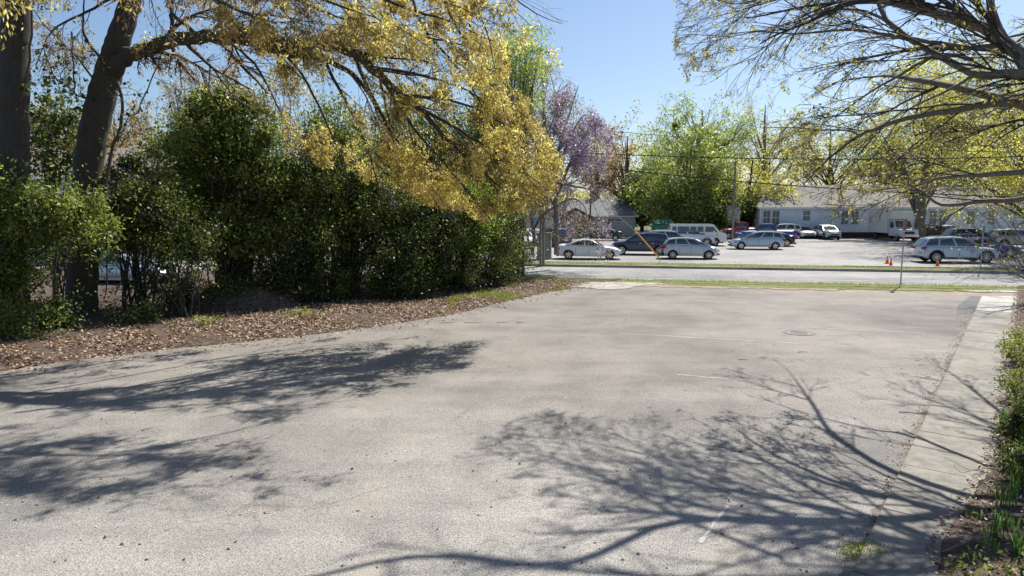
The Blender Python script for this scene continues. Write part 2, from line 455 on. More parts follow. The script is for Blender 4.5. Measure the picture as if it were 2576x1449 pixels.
# near kerb island with raised kerb on the right
isl = [G(2165, 727), G(2320, 730), G(2500, 735)]
strip('kerb_walk', 19.6, 31.2, -2.25, -1.56, .018, M['apron'], 14, .02, wob=.03)
kn = empty('kerb', RP(24, -1.5)); kn['kind'] = 'structure'
for s0, s1 in ((20.8, 23.7), (23.72, 26.7), (26.72, 29.7)):
    mb = MB(); hh = .03 + .09 * (s1 - 20) / 9.7; h0 = .03 + .09 * (s0 - 20) / 9.7
    a, bq = RP(s0, -1.55), RP(s1, -1.55); nn = rnor * .16
    vs = [a, bq, bq + nn, a + nn]; hs = [h0, hh, hh, h0]
    mb.add([v - Vector((0, 0, .03)) for v in vs] + [v + Vector((0, 0, h)) for v, h in zip(vs, hs)], [(0, 1, 5, 4), (1, 2, 6, 5), (2, 3, 7, 6), (3, 0, 4, 7), (4, 5, 6, 7)])
    o = mb.build('kerbstone', M['kerb'], kn); o.matrix_parent_inverse = Matrix.Translation(-kn.location)

# ------------------------------------------------------------------ sidewalk on the right, slab by slab
walk = empty('sidewalk', SWb); walk['kind'] = 'structure'
WWID = 1.42
cuts = [(SWb - SWd * 9.0 - SWb).dot(SWd)]
def along(py):                      # distance along the left edge at picture row py
    best = min(((abs((lambda g: 0)(0)), 0),)) if False else None
    lo, hi = -20, 60
    for _ in range(40):
        md = (lo + hi) / 2; q = SWb + SWd * md
        v = Vector((q.x, q.y, -CAM_H)); f = q.y * CP + CAM_H * SP; u = -CAM_H * CP + q.y * SP
        row = H0 - F0 * u / f if f > .5 else 9999
        if row > py: lo = md
        else: hi = md
    return lo
js = [along(r) for r in (1282, 1171, 1085, 1020, 944, 881)]
first = js[0]
c = [first - 1.9 * k for k in range(7, 0, -1)] + js
while c[-1] < (SWa - SWb).dot(SWd) - 1.2: c.append(c[-1] + 1.75)
c[-1] = (SWa - SWb).dot(SWd)
for i in range(len(c) - 1):
    s0, s1 = c[i] + .008, c[i + 1] - .008
    z = .022 + rn.uniform(-.004, .006)
    q = [SWb + SWd * s0 + SWn * .01, SWb + SWd * s0 + SWn * WWID, SWb + SWd * s1 + SWn * WWID, SWb + SWd * s1 + SWn * .01]
    mb = MB(); bv = .012
    cen = sum(q, Vector()) / 4
    top = [p + (cen - p).normalized() * bv + Vector((0, 0, z)) for p in q]
    mid = [p + Vector((0, 0, z - .008)) for p in q]; low = [p + Vector((0, 0, -.06)) for p in q]
    fs = [(0, 1, 2, 3)]
    for a in range(4):
        b2 = (a + 1) % 4
        fs += [(a, 4 + a, 4 + b2, b2), (4 + a, 8 + a, 8 + b2, 4 + b2)]
    mb.add(top + mid + low, fs)
    o = mb.build('slab', M['walk'] if i < len(c) - 4 else M['apron'], walk)
    o.matrix_parent_inverse = Matrix.Translation(-walk.location)
    if o.data.polygons[0].normal.z < 0: o.data.flip_normals()
# concrete apron where the walk meets the street
a0 = SWa - SWd * .0
sheet('apron', [SWa + SWd * .02, SWa + SWn * 10 + SWd * .02, RP(60, -.15), RP(30.6, -.15), RP(30.0, -1.6), RP(29, -2.9)], M['apron'], .018, thick=.06)
# planting bed right of the walk
edge_seen = [(2352, 1470), (2365, 1400), (2385, 1340), (2440, 1255), (2478, 1205), (2498, 1150), (2512, 1090), (2530, 1000), (2545, 900)]
_es = sorted([((G(*q) - SWb).dot(SWd), (G(*q) - SWb).dot(SWn)) for q in edge_seen])
def bed_edge(s_):
    w_ = float(np.interp(s_, [q[0] for q in _es], [q[1] for q in _es]))
    return min(WWID, w_) + .07 * mnoise.noise(Vector((s_ * 1.7, 3, 0))) + .03 * mnoise.noise(Vector((s_ * 6, 1, 0)))
V = []; Fq = []; nu, nv_ = 260, 26
for i in range(nu + 1):
    for j in range(nv_ + 1):
        s_ = -9 + i * (42.0 / nu); t_ = bed_edge(s_) + (j * .12 if j < 4 else .36 + (j - 3) * .5)
        p = SWb + SWd * s_ + SWn * t_
        z = .018 if j == 0 else .03 + .12 * min(1, j / 8) + .04 * mnoise.noise(p * 1.4)
        V.append((p.x, p.y, z + .012))
for i in range(nu):
    for j in range(nv_):
        a = i * (nv_ + 1) + j; Fq.append([a, a + 1, a + nv_ + 2, a + nv_ + 1][::-1])
tag(link('planting_bed', mesh_np('planting_bed', np.array(V), np.array(Fq)), M['soil'], smooth=180), kind='structure')

# ------------------------------------------------------------------ leaves, twigs
def leaf_arrays(pos, size, droop=0., aspect=.5, rng=NR, up=0.):
    n = len(pos)
    a = rng.normal(size=(n, 3)); a[:, 2] += -droop * 1.5 + up * 1.5
    a /= np.linalg.norm(a, axis=1)[:, None] + 1e-9
    b = np.cross(a, rng.normal(size=(n, 3))); b /= np.linalg.norm(b, axis=1)[:, None] + 1e-9
    L = (size * (.55 + .9 * rng.random(n)))[:, None]
    v0 = pos; v2 = pos + a * L; md = pos + a * L * .5
    c = np.cross(a, b) * L * .08
    v1 = md + b * L * aspect * .5 + c; v3 = md - b * L * aspect * .5 + c
    V = np.stack([v0, v1, v2, v3], 1).reshape(-1, 3)
    F = np.arange(n * 4).reshape(n, 4)
    sh = np.repeat(rng.random(n), 4)
    return V, F, sh
def leaves(name, pos, size, mat, parent=None, droop=0., aspect=.5, up=0., shade=None, stuff=True):
    pos = np.asarray(pos, dtype=float)
    V, F, sh = leaf_arrays(pos, size, droop, aspect, NR, up)
    if shade is not None: sh = np.clip(sh * .55 + np.repeat(shade, 4) * .45, 0, 1)
    o = link(name, mesh_np(name, V, F, sh), mat, parent)
    if stuff: o['kind'] = 'stuff'
    return o
def seg_mesh(name, segs, mat, parent=None, sides=3):
    A = np.array(segs, dtype=float)
    p0, p1, r0, r1 = A[:, 0:3], A[:, 3:6], A[:, 6], A[:, 7]
    t = p1 - p0; L = np.linalg.norm(t, axis=1)[:, None] + 1e-9; t = t / L
    p1 = p1 + t * np.minimum(L, r1[:, None]) * .3
    ref = np.tile([0.13, .21, 1.0], (len(A), 1)); ref[np.abs(t[:, 2]) > .92] = [1, .1, 0]
    u = np.cross(t, ref); u /= np.linalg.norm(u, axis=1)[:, None]; w = np.cross(t, u)
    V = []
    for (p, r) in ((p0, r0), (p1, r1)):
        for k in range(sides):
            a = 2 * math.pi * k / sides
            V.append(p + (u * math.cos(a) + w * math.sin(a)) * r[:, None])
    V = np.stack(V, 1)       # n, 2s, 3
    n = len(A); base = np.arange(n)[:, None] * (2 * sides)
    F = []
    for k in range(sides):
        k2 = (k + 1) % sides
        F.append(np.concatenate([base + k, base + k2, base + sides + k2, base + sides + k], 1))
    F = np.stack(F, 1).reshape(-1, 4)
    me = mesh_np(name, V.reshape(-1, 3), F)
    me.polygons.foreach_set('use_smooth', [True] * len(me.polygons))
    o = link(name, me, mat, parent)
    if parent is not None: o['kind'] = 'stuff'
    return o

def rdir3(r):
    while True:
        v = Vector((r.uniform(-1, 1), r.uniform(-1, 1), r.uniform(-1, 1)))
        if .1 < v.length < 1: return v.normalized()
def grow(segs, tips, p, d, L, rad, lvl, prm, r):
    """recursive bough: appends segments, records twig points"""
    n = prm['steps'][min(lvl, len(prm['steps']) - 1)]
    bias = prm['bias'][min(lvl, len(prm['bias']) - 1)]
    jit = prm['jit']; step = L / n
    kids = prm['kids'][lvl] if lvl < len(prm['kids']) else 0
    last = lvl >= len(prm['kids'])
    kid_at = sorted(r.uniform(.18, 1.0) for _ in range(kids))
    r0 = rad
    for i in range(n):
        f1 = (i + 1) / n
        d = (d + rdir3(r) * jit + bias * (.6 + .4 * f1)).normalized()
        q = p + d * step
        r1 = rad * (1 - .72 * f1) + .0015
        segs.append((p.x, p.y, p.z, q.x, q.y, q.z, r0, r1))
        if last or lvl >= prm.get('leaf_lvl', 9):
            tips.append((q.x, q.y, q.z))
        while kid_at and kid_at[0] <= f1:
            kf = kid_at.pop(0)
            side = rdir3(r); side = (side - d * side.dot(d))
            if side.length > .05: side.normalize()
            a = r.uniform(*prm['ang'])
            kd = (d * math.cos(a) + side * math.sin(a)).normalized()
            kl = L * prm['ratio'] * r.uniform(.55, 1.15) * (1.15 - .45 * kf)
            grow(segs, tips, p + (q - p) * r.random(), kd, kl, max(r1 * .62, .002), lvl + 1, prm, r)
        p, r0 = q, r1
def poly_kids(pts, rads, segs, tips, per_m, prm, r, lmin=1.2, lmax=2.6, start=.15, dirb=Vector(), kr=.4):
    """side boughs along a hand-set limb"""
    tot = sum((b - a).length for a, b in zip(pts[:-1], pts[1:])); acc = 0
    for i, (a, b) in enumerate(zip(pts[:-1], pts[1:])):
        l = (b - a).length; t = (b - a).normalized()
        k = max(0, int(l * per_m + r.random()))
        for _ in range(k):
            f = r.random()
            if (acc + f * l) / tot < start: continue
            side = rdir3(r); side = (side - t * side.dot(t)).normalized()
            an = r.uniform(*prm['ang'])
            d = (t * math.cos(an) + side * math.sin(an) + dirb).normalized()
            fr = (acc + f * l) / tot
            grow(segs, tips, a + (b - a) * f, d, r.uniform(lmin, lmax) * (1.1 - .4 * fr), max(.008, rads[i] * kr), 0, prm, r)
        acc += l
    grow(segs, tips, pts[-1], (pts[-1] - pts[-2]).normalized(), lmax * .8, rads[-1], 0, prm, r)
def smooth_pts(pts, rads, n=5, wob=.0, r=rnd):
    """Catmull-Rom through the points"""
    P_l = [Vector(p) for p in pts]; out = []; ro = []
    for i in range(len(P_l) - 1):
        p0 = P_l[max(i - 1, 0)]; p1 = P_l[i]; p2 = P_l[i + 1]; p3 = P_l[min(i + 2, len(P_l) - 1)]
        for k in range(n):
            t = k / n
            q = .5 * ((2 * p1) + (p2 - p0) * t + (2 * p0 - 5 * p1 + 4 * p2 - p3) * t * t + (-p0 + 3 * p1 - 3 * p2 + p3) * t ** 3)
            rr = rads[i] + (rads[i + 1] - rads[i]) * t
            if wob and (i or k): q = q + rdir3(r) * wob * rr
            out.append(q); ro.append(rr)
    out.append(P_l[-1]); ro.append(rads[-1]); return out, ro
def spread_points(tips, k, sd, rng=NR):
    T = np.array(tips); idx = rng.integers(0, len(T), k)
    return T[idx] + rng.normal(size=(k, 3)) * sd

# ------------------------------------------------------------------ near tree on the right, trunk just outside the frame
def bough(name, pts, rads, mat, parent, n=5, sides=10, wob=.25):
    q, rr = smooth_pts(pts, rads, n, wob)
    mb = MB(); mb.tube(q, rr, sides); return mb.build(name, mat, parent, 180), q, rr
def tree_right():
    r = random.Random(11)
    T0 = Vector((9.9, 10.3, 0))
    t = empty('oak_tree', (0, 0, 0), 0, 'grey barked tree with sparse yellow buds overhanging the sidewalk at the right', 'tree')
    crotch = Vector((9.75, 10.5, 3.6))
    bough('trunk', [T0 + Vector((0, 0, -.1)), T0 + Vector((0, 0, .5)), T0 + Vector((-.05, .1, 2)), crotch], [.34, .25, .22, .2], M['right_bark'], t, 5, 14)
    prm = dict(steps=(9, 7, 5, 4), bias=(Vector((0, 0, -.035)), Vector((0, 0, -.03)), Vector((0, 0, .02)), Vector((0, 0, .03))), jit=.125, kids=(8, 5, 2), ang=(.25, .75), ratio=.5, leaf_lvl=3)
    prh = dict(prm); prh.update(kids=(7, 4), leaf_lvl=2, jit=.12)
    segs, tips = [], []
    L = []
    # boughs seen in the frame
    L.append(([crotch, (10.2, 11.0, 5.2), P(2640, 215, 11.2), P(2576, 160, 11.4), P(2522, 92, 11.8), P(2490, 10, 12.2), P(2478, -90, 12.8), P(2440, -260, 13.4)], [.17, .15, .13, .11, .09, .075, .06, .04]))
    L.append(([P(2600, 185, 11.2), P(2510, 187, 11.6), P(2447, 185, 12.0), P(2380, 150, 12.6), P(2300, 104, 13.2), P(2233, 52, 13.8), P(2200, -10, 14.4), P(2160, -80, 15)], [.095, .088, .08, .07, .064, .055, .045, .03]))
    L.append(([crotch, (9.9, 11.1, 4.8), P(2650, 265, 11.5), P(2576, 258, 11.8), P(2480, 262, 12.2), P(2394, 278, 12.6), P(2281, 297, 13.1), P(2206, 324, 13.5), P(2161, 341, 13.8), P(2086, 398, 14.2), P(2020, 465, 14.6)], [.13, .12, .1, .09, .078, .066, .055, .045, .04, .028, .015]))
    L.append(([P(2161, 341, 13.8), P(2134, 328, 14.0), P(2060, 327, 14.3), P(2000, 321, 14.6), P(1910, 322, 15.1)], [.026, .022, .018, .014, .008]))
    L.append(([P(2524, 110, 11.8), P(2440, 120, 12.3), P(2338, 106, 12.9), P(2225, 86, 13.7), P(2130, 75, 14.5), P(2000, 85, 15.4), P(1905, 80, 16.0), P(1810, 100, 16.4)], [.06, .052, .045, .037, .03, .022, .016, .008]))
    L.append(([P(2447, 150, 12.4), P(2357, 140, 12.9), P(2244, 200, 13.5), P(2176, 240, 14.0), P(2101, 297, 14.5)], [.045, .04, .03, .022, .01]))
    L.append(([P(2640, 420, 10.9), P(2576, 432, 11.2), P(2470, 440, 11.8), P(2357, 449, 12.5), P(2280, 480, 13)], [.07, .06, .048, .032, .012]))
    L.append(([P(2640, 480, 12), P(2576, 500, 12.4), P(2470, 507, 13.2), P(2368, 515, 14), P(2319, 481, 14.4), P(2240, 455, 15), P(2120, 470, 15.8)], [.07, .06, .05, .04, .03, .022, .01]))
    L.append(([P(2447, 190, 12.0), P(2390, 225, 12.5), P(2310, 262, 13.2), P(2270, 285, 13.5)], [.035, .03, .022, .012]))
    L.append(([P(2200, -10, 14.4), P(2090, -30, 15.0), P(1950, 0, 15.8), P(1850, 30, 16.4), P(1760, 50, 16.8)], [.04, .032, .022, .014, .007]))
    L.append(([P(2300, 104, 13.2), P(2180, 30, 14.2), P(2050, 35, 15.2), P(1930, 115, 16), P(1840, 170, 16.5)], [.04, .032, .024, .016, .008]))
    L.append(([P(2300, -60, 12.5), P(2150, -60, 13.5), P(1980, -20, 14.8), P(1850, 10, 15.8), P(1790, -10, 16.4)], [.05, .04, .03, .016, .008]))
    # boughs above and beside the frame, they throw the shadows on the lot
    L.append(([crotch, (9.0, 10.2, 5.4), (7.4, 10.0, 7.0), (5.8, 10.4, 8.0), (4.0, 10.6, 8.6), (2.2, 11.2, 8.8)], [.15, .13, .10, .075, .05, .02]))
    L.append(([(9.2, 10.3, 5.2), (8.0, 9.0, 6.8), (6.4, 8.0, 7.7), (4.6, 7.6, 8.2), (2.8, 7.3, 8.4)], [.12, .1, .075, .05, .02]))
    L.append(([crotch, (9.9, 9.3, 5.0), (9.4, 7.6, 6.4), (8.4, 6.0, 7.2), (7.2, 5.0, 7.6)], [.14, .12, .09, .05, .02]))
    L.append(([crotch, (10.0, 11.4, 6.0), (9.8, 12.8, 8.4), (9.0, 14.6, 10.0), (8.0, 16.4, 10.6)], [.16, .14, .1, .06, .025]))
    L.append(([(9.8, 12.0, 7.2), (8.2, 12.8, 8.9), (6.4, 13.4, 9.8), (4.6, 14.0, 10.0)], [.09, .07, .045, .018]))
    L.append(([crotch, (11.0, 11.6, 5.8), (12.2, 13.6, 7.4), (12.8, 16.0, 8.0), (12.6, 18.5, 8.2)], [.14, .12, .085, .05, .02]))
    L.append(([crotch, (11.2, 10.0, 5.8), (13.0, 9.8, 7.4), (14.8, 10.6, 8.0)], [.14, .11, .07, .02]))
    L.append(([(9.8, 11.6, 5.4), (9.3, 12.6, 6.5), (8.2, 13.0, 7.3), (6.2, 13.5, 8.0), (4.9, 12.8, 8.5), (3.2, 12.9, 8.4), (1.6, 12.4, 8.8), (.2, 12.2, 8.9)], [.11, .10, .085, .065, .055, .04, .025, .012]))
    L.append(([(9.8, 11.2, 5.0), (8.9, 13.2, 6.0), (8.9, 15.6, 6.7), (9.6, 18.0, 7.2), (10.3, 20.4, 7.6)], [.085, .07, .055, .035, .012]))
    L.append(([(10.0, 11.4, 5.2), (11.2, 14.0, 6.0), (12.6, 17.0, 6.6), (13.6, 19.8, 6.9)], [.08, .065, .045, .012]))
    for i, (pts, rd) in enumerate(L):
        rd = [v * (1.1 if i >= 12 else .84) for v in rd]
        o, q, rr = bough('limb', pts, rd, M['right_bark'], t, 4, 9 if rd[0] > .05 else 7)
        hi = i >= 12
        poly_kids(q, rr, segs, tips, 1.45 if not hi else .85, prm if not hi else prh, r, 1.4, 3.3, .12 if hi else .10, Vector((-.36, .05, -.04)), .4 if not hi else .6)
    def free(x, y, z):      # keep the low outline of the crown where the photograph has it
        if y < 4: return True
        px = W0 + x / y * F0; py = 515 - (z - CAM_H) / y * F0
        if px > 2640: return True
        lim = np.interp(px, [1650, 1750, 1900, 2000, 2100, 2250, 2400, 2576], [140, 230, 330, 500, 560, 575, 590, 620]) + 30 * mnoise.noise(Vector((px * .02, 0, 0)))
        return py < lim and px > 1680
    segs = [q for q in segs if free(q[3], q[4], q[5])]; tips = [q for q in tips if free(*q)]
    seg_mesh('twigs', segs, M['twig'], t)
    print('right tree', len(segs), len(tips))
    c = np.array(tips)
    sel = c[NR.random(len(c)) < .06]
    k = 6
    pos = np.repeat(sel, k, 0) + NR.normal(size=(len(sel) * k, 3)) * .035
    leaves('leaf_buds', pos, .072, M['bud'], t, droop=.5, aspect=.4, shade=np.repeat(NR.random(len(sel)), k))
tree_right()

# ------------------------------------------------------------------ the two big oaks on the left
def oak_left():
    r = random.Random(5)
    t = empty('oak_tree', (0, 0, 0), 0, 'large leaning oak whose long limb carries golden leaves over the lot', 'tree')
    base = G(208, 800)
    pts = [base + Vector((-.1, 0, -.3)), P(206, 760, 23.8), P(212, 620, 23.8), P(218, 480, 23.8), P(230, 370, 23.7), P(252, 260, 23.6), P(275, 180, 23.5), P(296, 110, 23.3), P(318, 40, 23.2), P(338, -40, 23.1), P(360, -160, 23), P(375, -300, 23)]
    rr = [.72, .50, .47, .46, .45, .44, .42, .37, .33, .30, .24, .14]
    bough('trunk', pts, rr, M['oak_bark'], t, 6, 20, .05)
    segs, tips = [], []
    prm = dict(steps=(8, 7, 5), bias=(Vector((.03, 0, -.045)), Vector((.03, 0, -.04)), Vector((0, 0, -.05))), jit=.17, kids=(8, 5), ang=(.3, .95), ratio=.5, leaf_lvl=1)
    main = [P(270, 190, 23.5), P(310, 148, 23.0), P(370, 122, 22.2), P(430, 102, 21.5), P(500, 92, 20.8), P(570, 94, 20.2), P(640, 98, 19.6), P(710, 104, 19.1), P(800, 112, 18.7), P(882, 128, 18.5), P(955, 190, 18.6), P(1010, 240, 18.8), P(1049, 267, 19.0), P(1101, 325, 19.3), P(1150, 400, 19.6), P(1215, 470, 20)]
    mr = [.30, .24, .21, .20, .19, .185, .18, .165, .15, .13, .11, .095, .085, .06, .04, .015]
    _, q1, r1 = bough('limb', main, mr, M['oak_bark'], t, 4, 12, .3)
    low = [P(640, 100, 19.6), P(700, 130, 19.4), P(770, 140, 19.3), P(832, 155, 19.4), P(900, 200, 19.6), P(960, 290, 19.9), P(1010, 400, 20.3), P(1040, 500, 20.6)]
    _, q2, r2 = bough('limb', low, [.12, .11, .095, .08, .065, .05, .035, .014], M['oak_bark'], t, 4, 9, .3)
    L = [(q1, r1), (q2, r2)]
    # drooping boughs: start -> end seen in the photograph
    ex = [((560, 94, 20.2), (640, 160, 20.3), (700, 270, 21), (760, 400, 21.6), .05), ((690, 104, 19.2), (760, 190, 19.6), (830, 330, 20.2), (880, 480, 20.8), .05),
          ((800, 112, 18.7), (850, 220, 19.2), (920, 360, 19.9), (965, 520, 20.4), .055), ((882, 128, 18.5), (960, 290, 19.3), (1050, 430, 20), (1130, 570, 20.6), .06),
          ((955, 190, 18.6), (1040, 320, 19.2), (1150, 450, 19.8), (1240, 560, 20.3), .05), ((1049, 267, 19.), (1160, 330, 19.3), (1270, 400, 19.8), (1370, 470, 20.2), .05),
          ((1010, 240, 18.8), (1120, 250, 19.), (1230, 290, 19.5), (1340, 370, 20), .05), ((940, 170, 18.6), (1060, 190, 19), (1180, 230, 19.5), (1280, 310, 20), .045),
          ((1031, -10, 19.5), (1080, 90, 19.6), (1150, 170, 19.9), (1230, 290, 20.3), .06), ((1113, -10, 20), (1150, 70, 20.1), (1210, 150, 20.4), (1290, 260, 20.8), .055),
          ((850, -20, 19), (920, 60, 19.1), (960, 130, 19.4), (1000, 200, 19.8), .05), ((1200, -40, 20.4), (1180, 60, 20.5), (1230, 170, 20.7), (1270, 300, 21), .04),
          ((1101, 325, 19.3), (1200, 420, 19.8), (1290, 500, 20.2), (1330, 560, 20.5), .035), ((955, 190, 19.6), (990, 330, 20.4), (1070, 460, 21), (1160, 560, 21.4), .04),
          ((1275, -20, 19), (1320, 15, 19.1), (1370, 45, 19.3), (1415, 60, 19.4), .022), ((1230, -60, 19), (1280, 10, 19.2), (1330, 60, 19.4), (1350, 85, 19.6), .018),
          ((700, -30, 20), (790, 20, 19.8), (880, 50, 19.8), (980, 60, 19.9), .05), ((520, -20, 20.5), (610, 30, 20.3), (700, 40, 20.1), (800, 60, 20), .05),
          ((660, 98, 19.6), (600, 60, 19.8), (560, 20, 20), (500, -40, 20.3), .12), ((500, 92, 20.8), (440, 40, 20.7), (420, 0, 20.7), (400, -60, 20.7), .07),
          ((430, 102, 21.5), (432, 40, 21.5), (434, -20, 21.5), (436, -80, 21.5), .07), ((300, -20, 23), (220, 30, 23), (130, 80, 23), (90, 170, 23), .05),
          ((262, 160, 23.5), (215, 90, 23.6), (210, 30, 23.6), (214, -40, 23.6), .06), ((245, 210, 23.5), (190, 140, 23.4), (110, 60, 23.2), (60, -20, 23), .04),
          ((1150, 330, 20.5), (1240, 400, 20.9), (1310, 470, 21.2), (1390, 500, 21.5), .03), ((1180, 230, 21), (1270, 310, 21.2), (1340, 350, 21.3), (1400, 400, 21.4), .03),
          ((880, 300, 21), (960, 400, 21.4), (1060, 490, 21.8), (1180, 590, 22), .04)]
    ex += [((700, -150, 18), (850, -60, 16.8), (1000, 10, 16), (1150, 60, 15.8), .07), ((600, -200, 18), (750, -110, 16), (900, -50, 15), (1060, -10, 14.6), .07),
           ((500, -180, 18), (620, -90, 16), (760, -20, 15), (900, 30, 14.6), .07), ((400, -130, 19), (480, -50, 17), (560, 10, 16), (660, 50, 15.4), .06),
           ((1150, -80, 17), (1200, 20, 17), (1230, 100, 17.2), (1250, 200, 17.6), .03), ((950, 60, 18.5), (1060, 90, 18.6), (1150, 110, 18.8), (1240, 130, 19), .04)]
    for (a, b_, c_, d_, rad) in ex:
        _, q, rr_ = bough('limb', [P(*a), P(*b_), P(*c_), P(*d_)], [rad, rad * .8, rad * .5, rad * .2], M['oak_bark'], t, 5, 7, .5)
        L.append((q, rr_))
    # crown above the frame
    up = [((338, -40, 23.1), (480, -200, 20), (640, -300, 17.5), (820, -330, 15.5), .22), ((375, -250, 23), (300, -500, 20), (330, -700, 17), (420, -800, 15), .16),
          ((350, -120, 23), (640, -420, 21), (960, -560, 20), (1200, -520, 19.5), .2), ((480, -200, 20), (520, -260, 16), (500, -200, 14.0), (440, -120, 12.8), .13),
          ((340, -60, 23.1), (150, -220, 20), (-50, -260, 17), (-250, -200, 15), .14)]
    for (a, b_, c_, d_, rad) in up:
        _, q, rr_ = bough('limb', [P(*a), P(*b_), P(*c_), P(*d_)], [rad, rad * .8, rad * .5, rad * .2], M['oak_bark'], t, 5, 8, .3)
        L.append((q, rr_))
    for i, (q, rr_) in enumerate(L):
        a0 = len(segs)
        poly_kids(q, rr_, segs, tips, 1.3 if i < 2 else (1.6 if i < 35 else .9), prm, r, 1.3, 3.1, .08, Vector((.30, 0, -.10)))
    def inside(x, y, z, m=0):        # the crown's outline against the sky and the hedge
        if y < 15: return True
        px = W0 + x / y * F0; py = 515 - (z - CAM_H) / y * F0
        right = np.interp(py, [-200, 0, 40, 75, 110, 180, 260, 330, 400, 480, 560], [1500, 1400, 1420, 1430, 1240, 1275, 1320, 1365, 1405, 1400, 1330])
        low = np.interp(px, [300, 480, 640, 760, 860, 960, 1060, 1160, 1260, 1400], [190, 205, 310, 385, 400, 470, 505, 530, 535, 520])
        wv = 26 * mnoise.noise(Vector((px * .018, py * .018, 0)))
        return px < right + m + wv * .6 and py < low + m + wv * 2
    segs = [s_ for s_ in segs if inside(s_[3], s_[4], s_[5], 12)]
    seg_mesh('twigs', segs, M['twig'], t)
    print('oak', len(segs), len(tips))
    c = np.array([p for p in tips if inside(*p)])
    px = W0 + c[:, 0] / c[:, 1] * F0
    # fuller leaf towards the outer end of the long limb
    w = np.clip((px - 430) / 500, .12, 1.0)
    w *= np.clip(np.array([mnoise.noise(Vector(p) * 1.25) for p in c]) * 3.2 + .62, .03, 1.5)
    nc = 15500; kk = 6; n = nc * kk
    ci = NR.choice(len(c), nc, p=w / w.sum())
    cc_ = c[ci] + NR.normal(size=(nc, 3)) * .07
    idx = np.repeat(ci, kk)
    pos = np.repeat(cc_, kk, 0) + NR.normal(size=(n, 3)) * np.array([.042, .042, .05])
    zone = np.array([mnoise.noise(Vector(p) * .8) for p in c])[idx] * 1.3 + .5
    leaves('golden_leaves', pos, .086, M['gold'], t, droop=.8, aspect=.40, shade=np.clip(zone + np.repeat(NR.normal(size=nc) * .3, kk), 0, 1))
    lw = np.clip((980 - px) / 500, 0, 1) * (px > 60); ci = NR.choice(len(c), 3600, p=lw / lw.sum()); idx = np.repeat(ci, 5)
    leaves('brown_keys', c[idx] + NR.normal(size=(len(idx), 3)) * np.array([.05, .05, .08]), .085, M['brown'], t, droop=.9, aspect=.36)
    # moss and small leaves hugging the long limb
    q = np.array([tuple(v) for v in q1]); idx = NR.integers(8, 44, 2600)
    pos = q[idx] + NR.normal(size=(2600, 3)) * .19
    leaves('epicormic_leaves', pos, .085, M['gold'], t, droop=.4, aspect=.4)
oak_left()

def oak_two():
    r = random.Random(8)
    t = empty('oak_tree', (0, 0, 0), 0, 'straight thick oak trunk at the left edge, its crown above the photo', 'tree')
    b0 = G(28, 838)
    bough('trunk', [b0 + Vector((0, 0, -.3)), P(30, 780, 21.3), P(33, 600, 21.3), P(34, 400, 21.3), P(36, 200, 21.3), P(42, 0, 21.2), P(46, -200, 21), P(40, -420, 21)], [.62, .47, .43, .415, .40, .39, .34, .24], M['oak_bark'], t, 6, 20, .04)
    prm = dict(steps=(8, 6, 5), bias=(Vector((0, 0, -.03)),), jit=.17, kids=(7, 4), ang=(.35, .95), ratio=.5, leaf_lvl=1)
    segs, tips = [], []
    for (a, b_, c_, d_, rad) in [((42, -60, 21.2), (200, -200, 18), (330, -260, 15.5), (420, -250, 13.5), .2), ((46, -160, 21), (-160, -260, 18), (-330, -260, 15), (-420, -200, 13), .2),
                                 ((44, -220, 21), (150, -420, 17), (200, -500, 13), (180, -500, 10.5), .19), ((42, -300, 21), (-60, -560, 17), (-100, -700, 13.5), (-90, -760, 11.5), .17),
                                 ((46, -100, 21.1), (120, -180, 16.5), (130, -190, 13.8), (60, -160, 11.8), .16), ((46, -400, 21), (300, -640, 21), (560, -760, 20), (760, -760, 19), .17)]:
        _, q, rr_ = bough('limb', [P(*a), P(*b_), P(*c_), P(*d_)], [rad, rad * .8, rad * .5, rad * .2], M['oak_bark'], t, 6, 8, .3)
        poly_kids(q, rr_, segs, tips, 1.1, prm, r, 1.2, 2.6, .15, Vector((0, -.1, 0)))
    seg_mesh('twigs', segs, M['twig'], t)
    c = np.array(tips); n = 16000
    idx = NR.integers(0, len(c), n)
    leaves('leaves', c[idx] + NR.normal(size=(n, 3)) * .09, .09, M['gold'], t, droop=.8, aspect=.38)
    # climbing vine on the right side of the trunk
    pts = [P(70, 640, 20.8), P(66, 500, 20.8), P(72, 380, 20.8), P(68, 250, 20.8), P(76, 120, 20.8), P(84, 0, 20.8), P(86, -60, 20.8)]
    v = empty('vine', (0, 0, 0), 0, 'thin dark climbing vine running up the leftmost trunk', 'vine')
    bough('stem', pts, [.05, .045, .04, .04, .035, .03, .03], M['twig'], v, 4, 6, .8)
    k = np.array([tuple(p) for p in smooth_pts(pts, [1] * 7, 8)[0]]); idx = NR.integers(0, len(k), 90)
    leaves('leaf', k[idx] + NR.normal(size=(90, 3)) * .16, .15, M['dark'], v, droop=.5, aspect=.8)
oak_two()

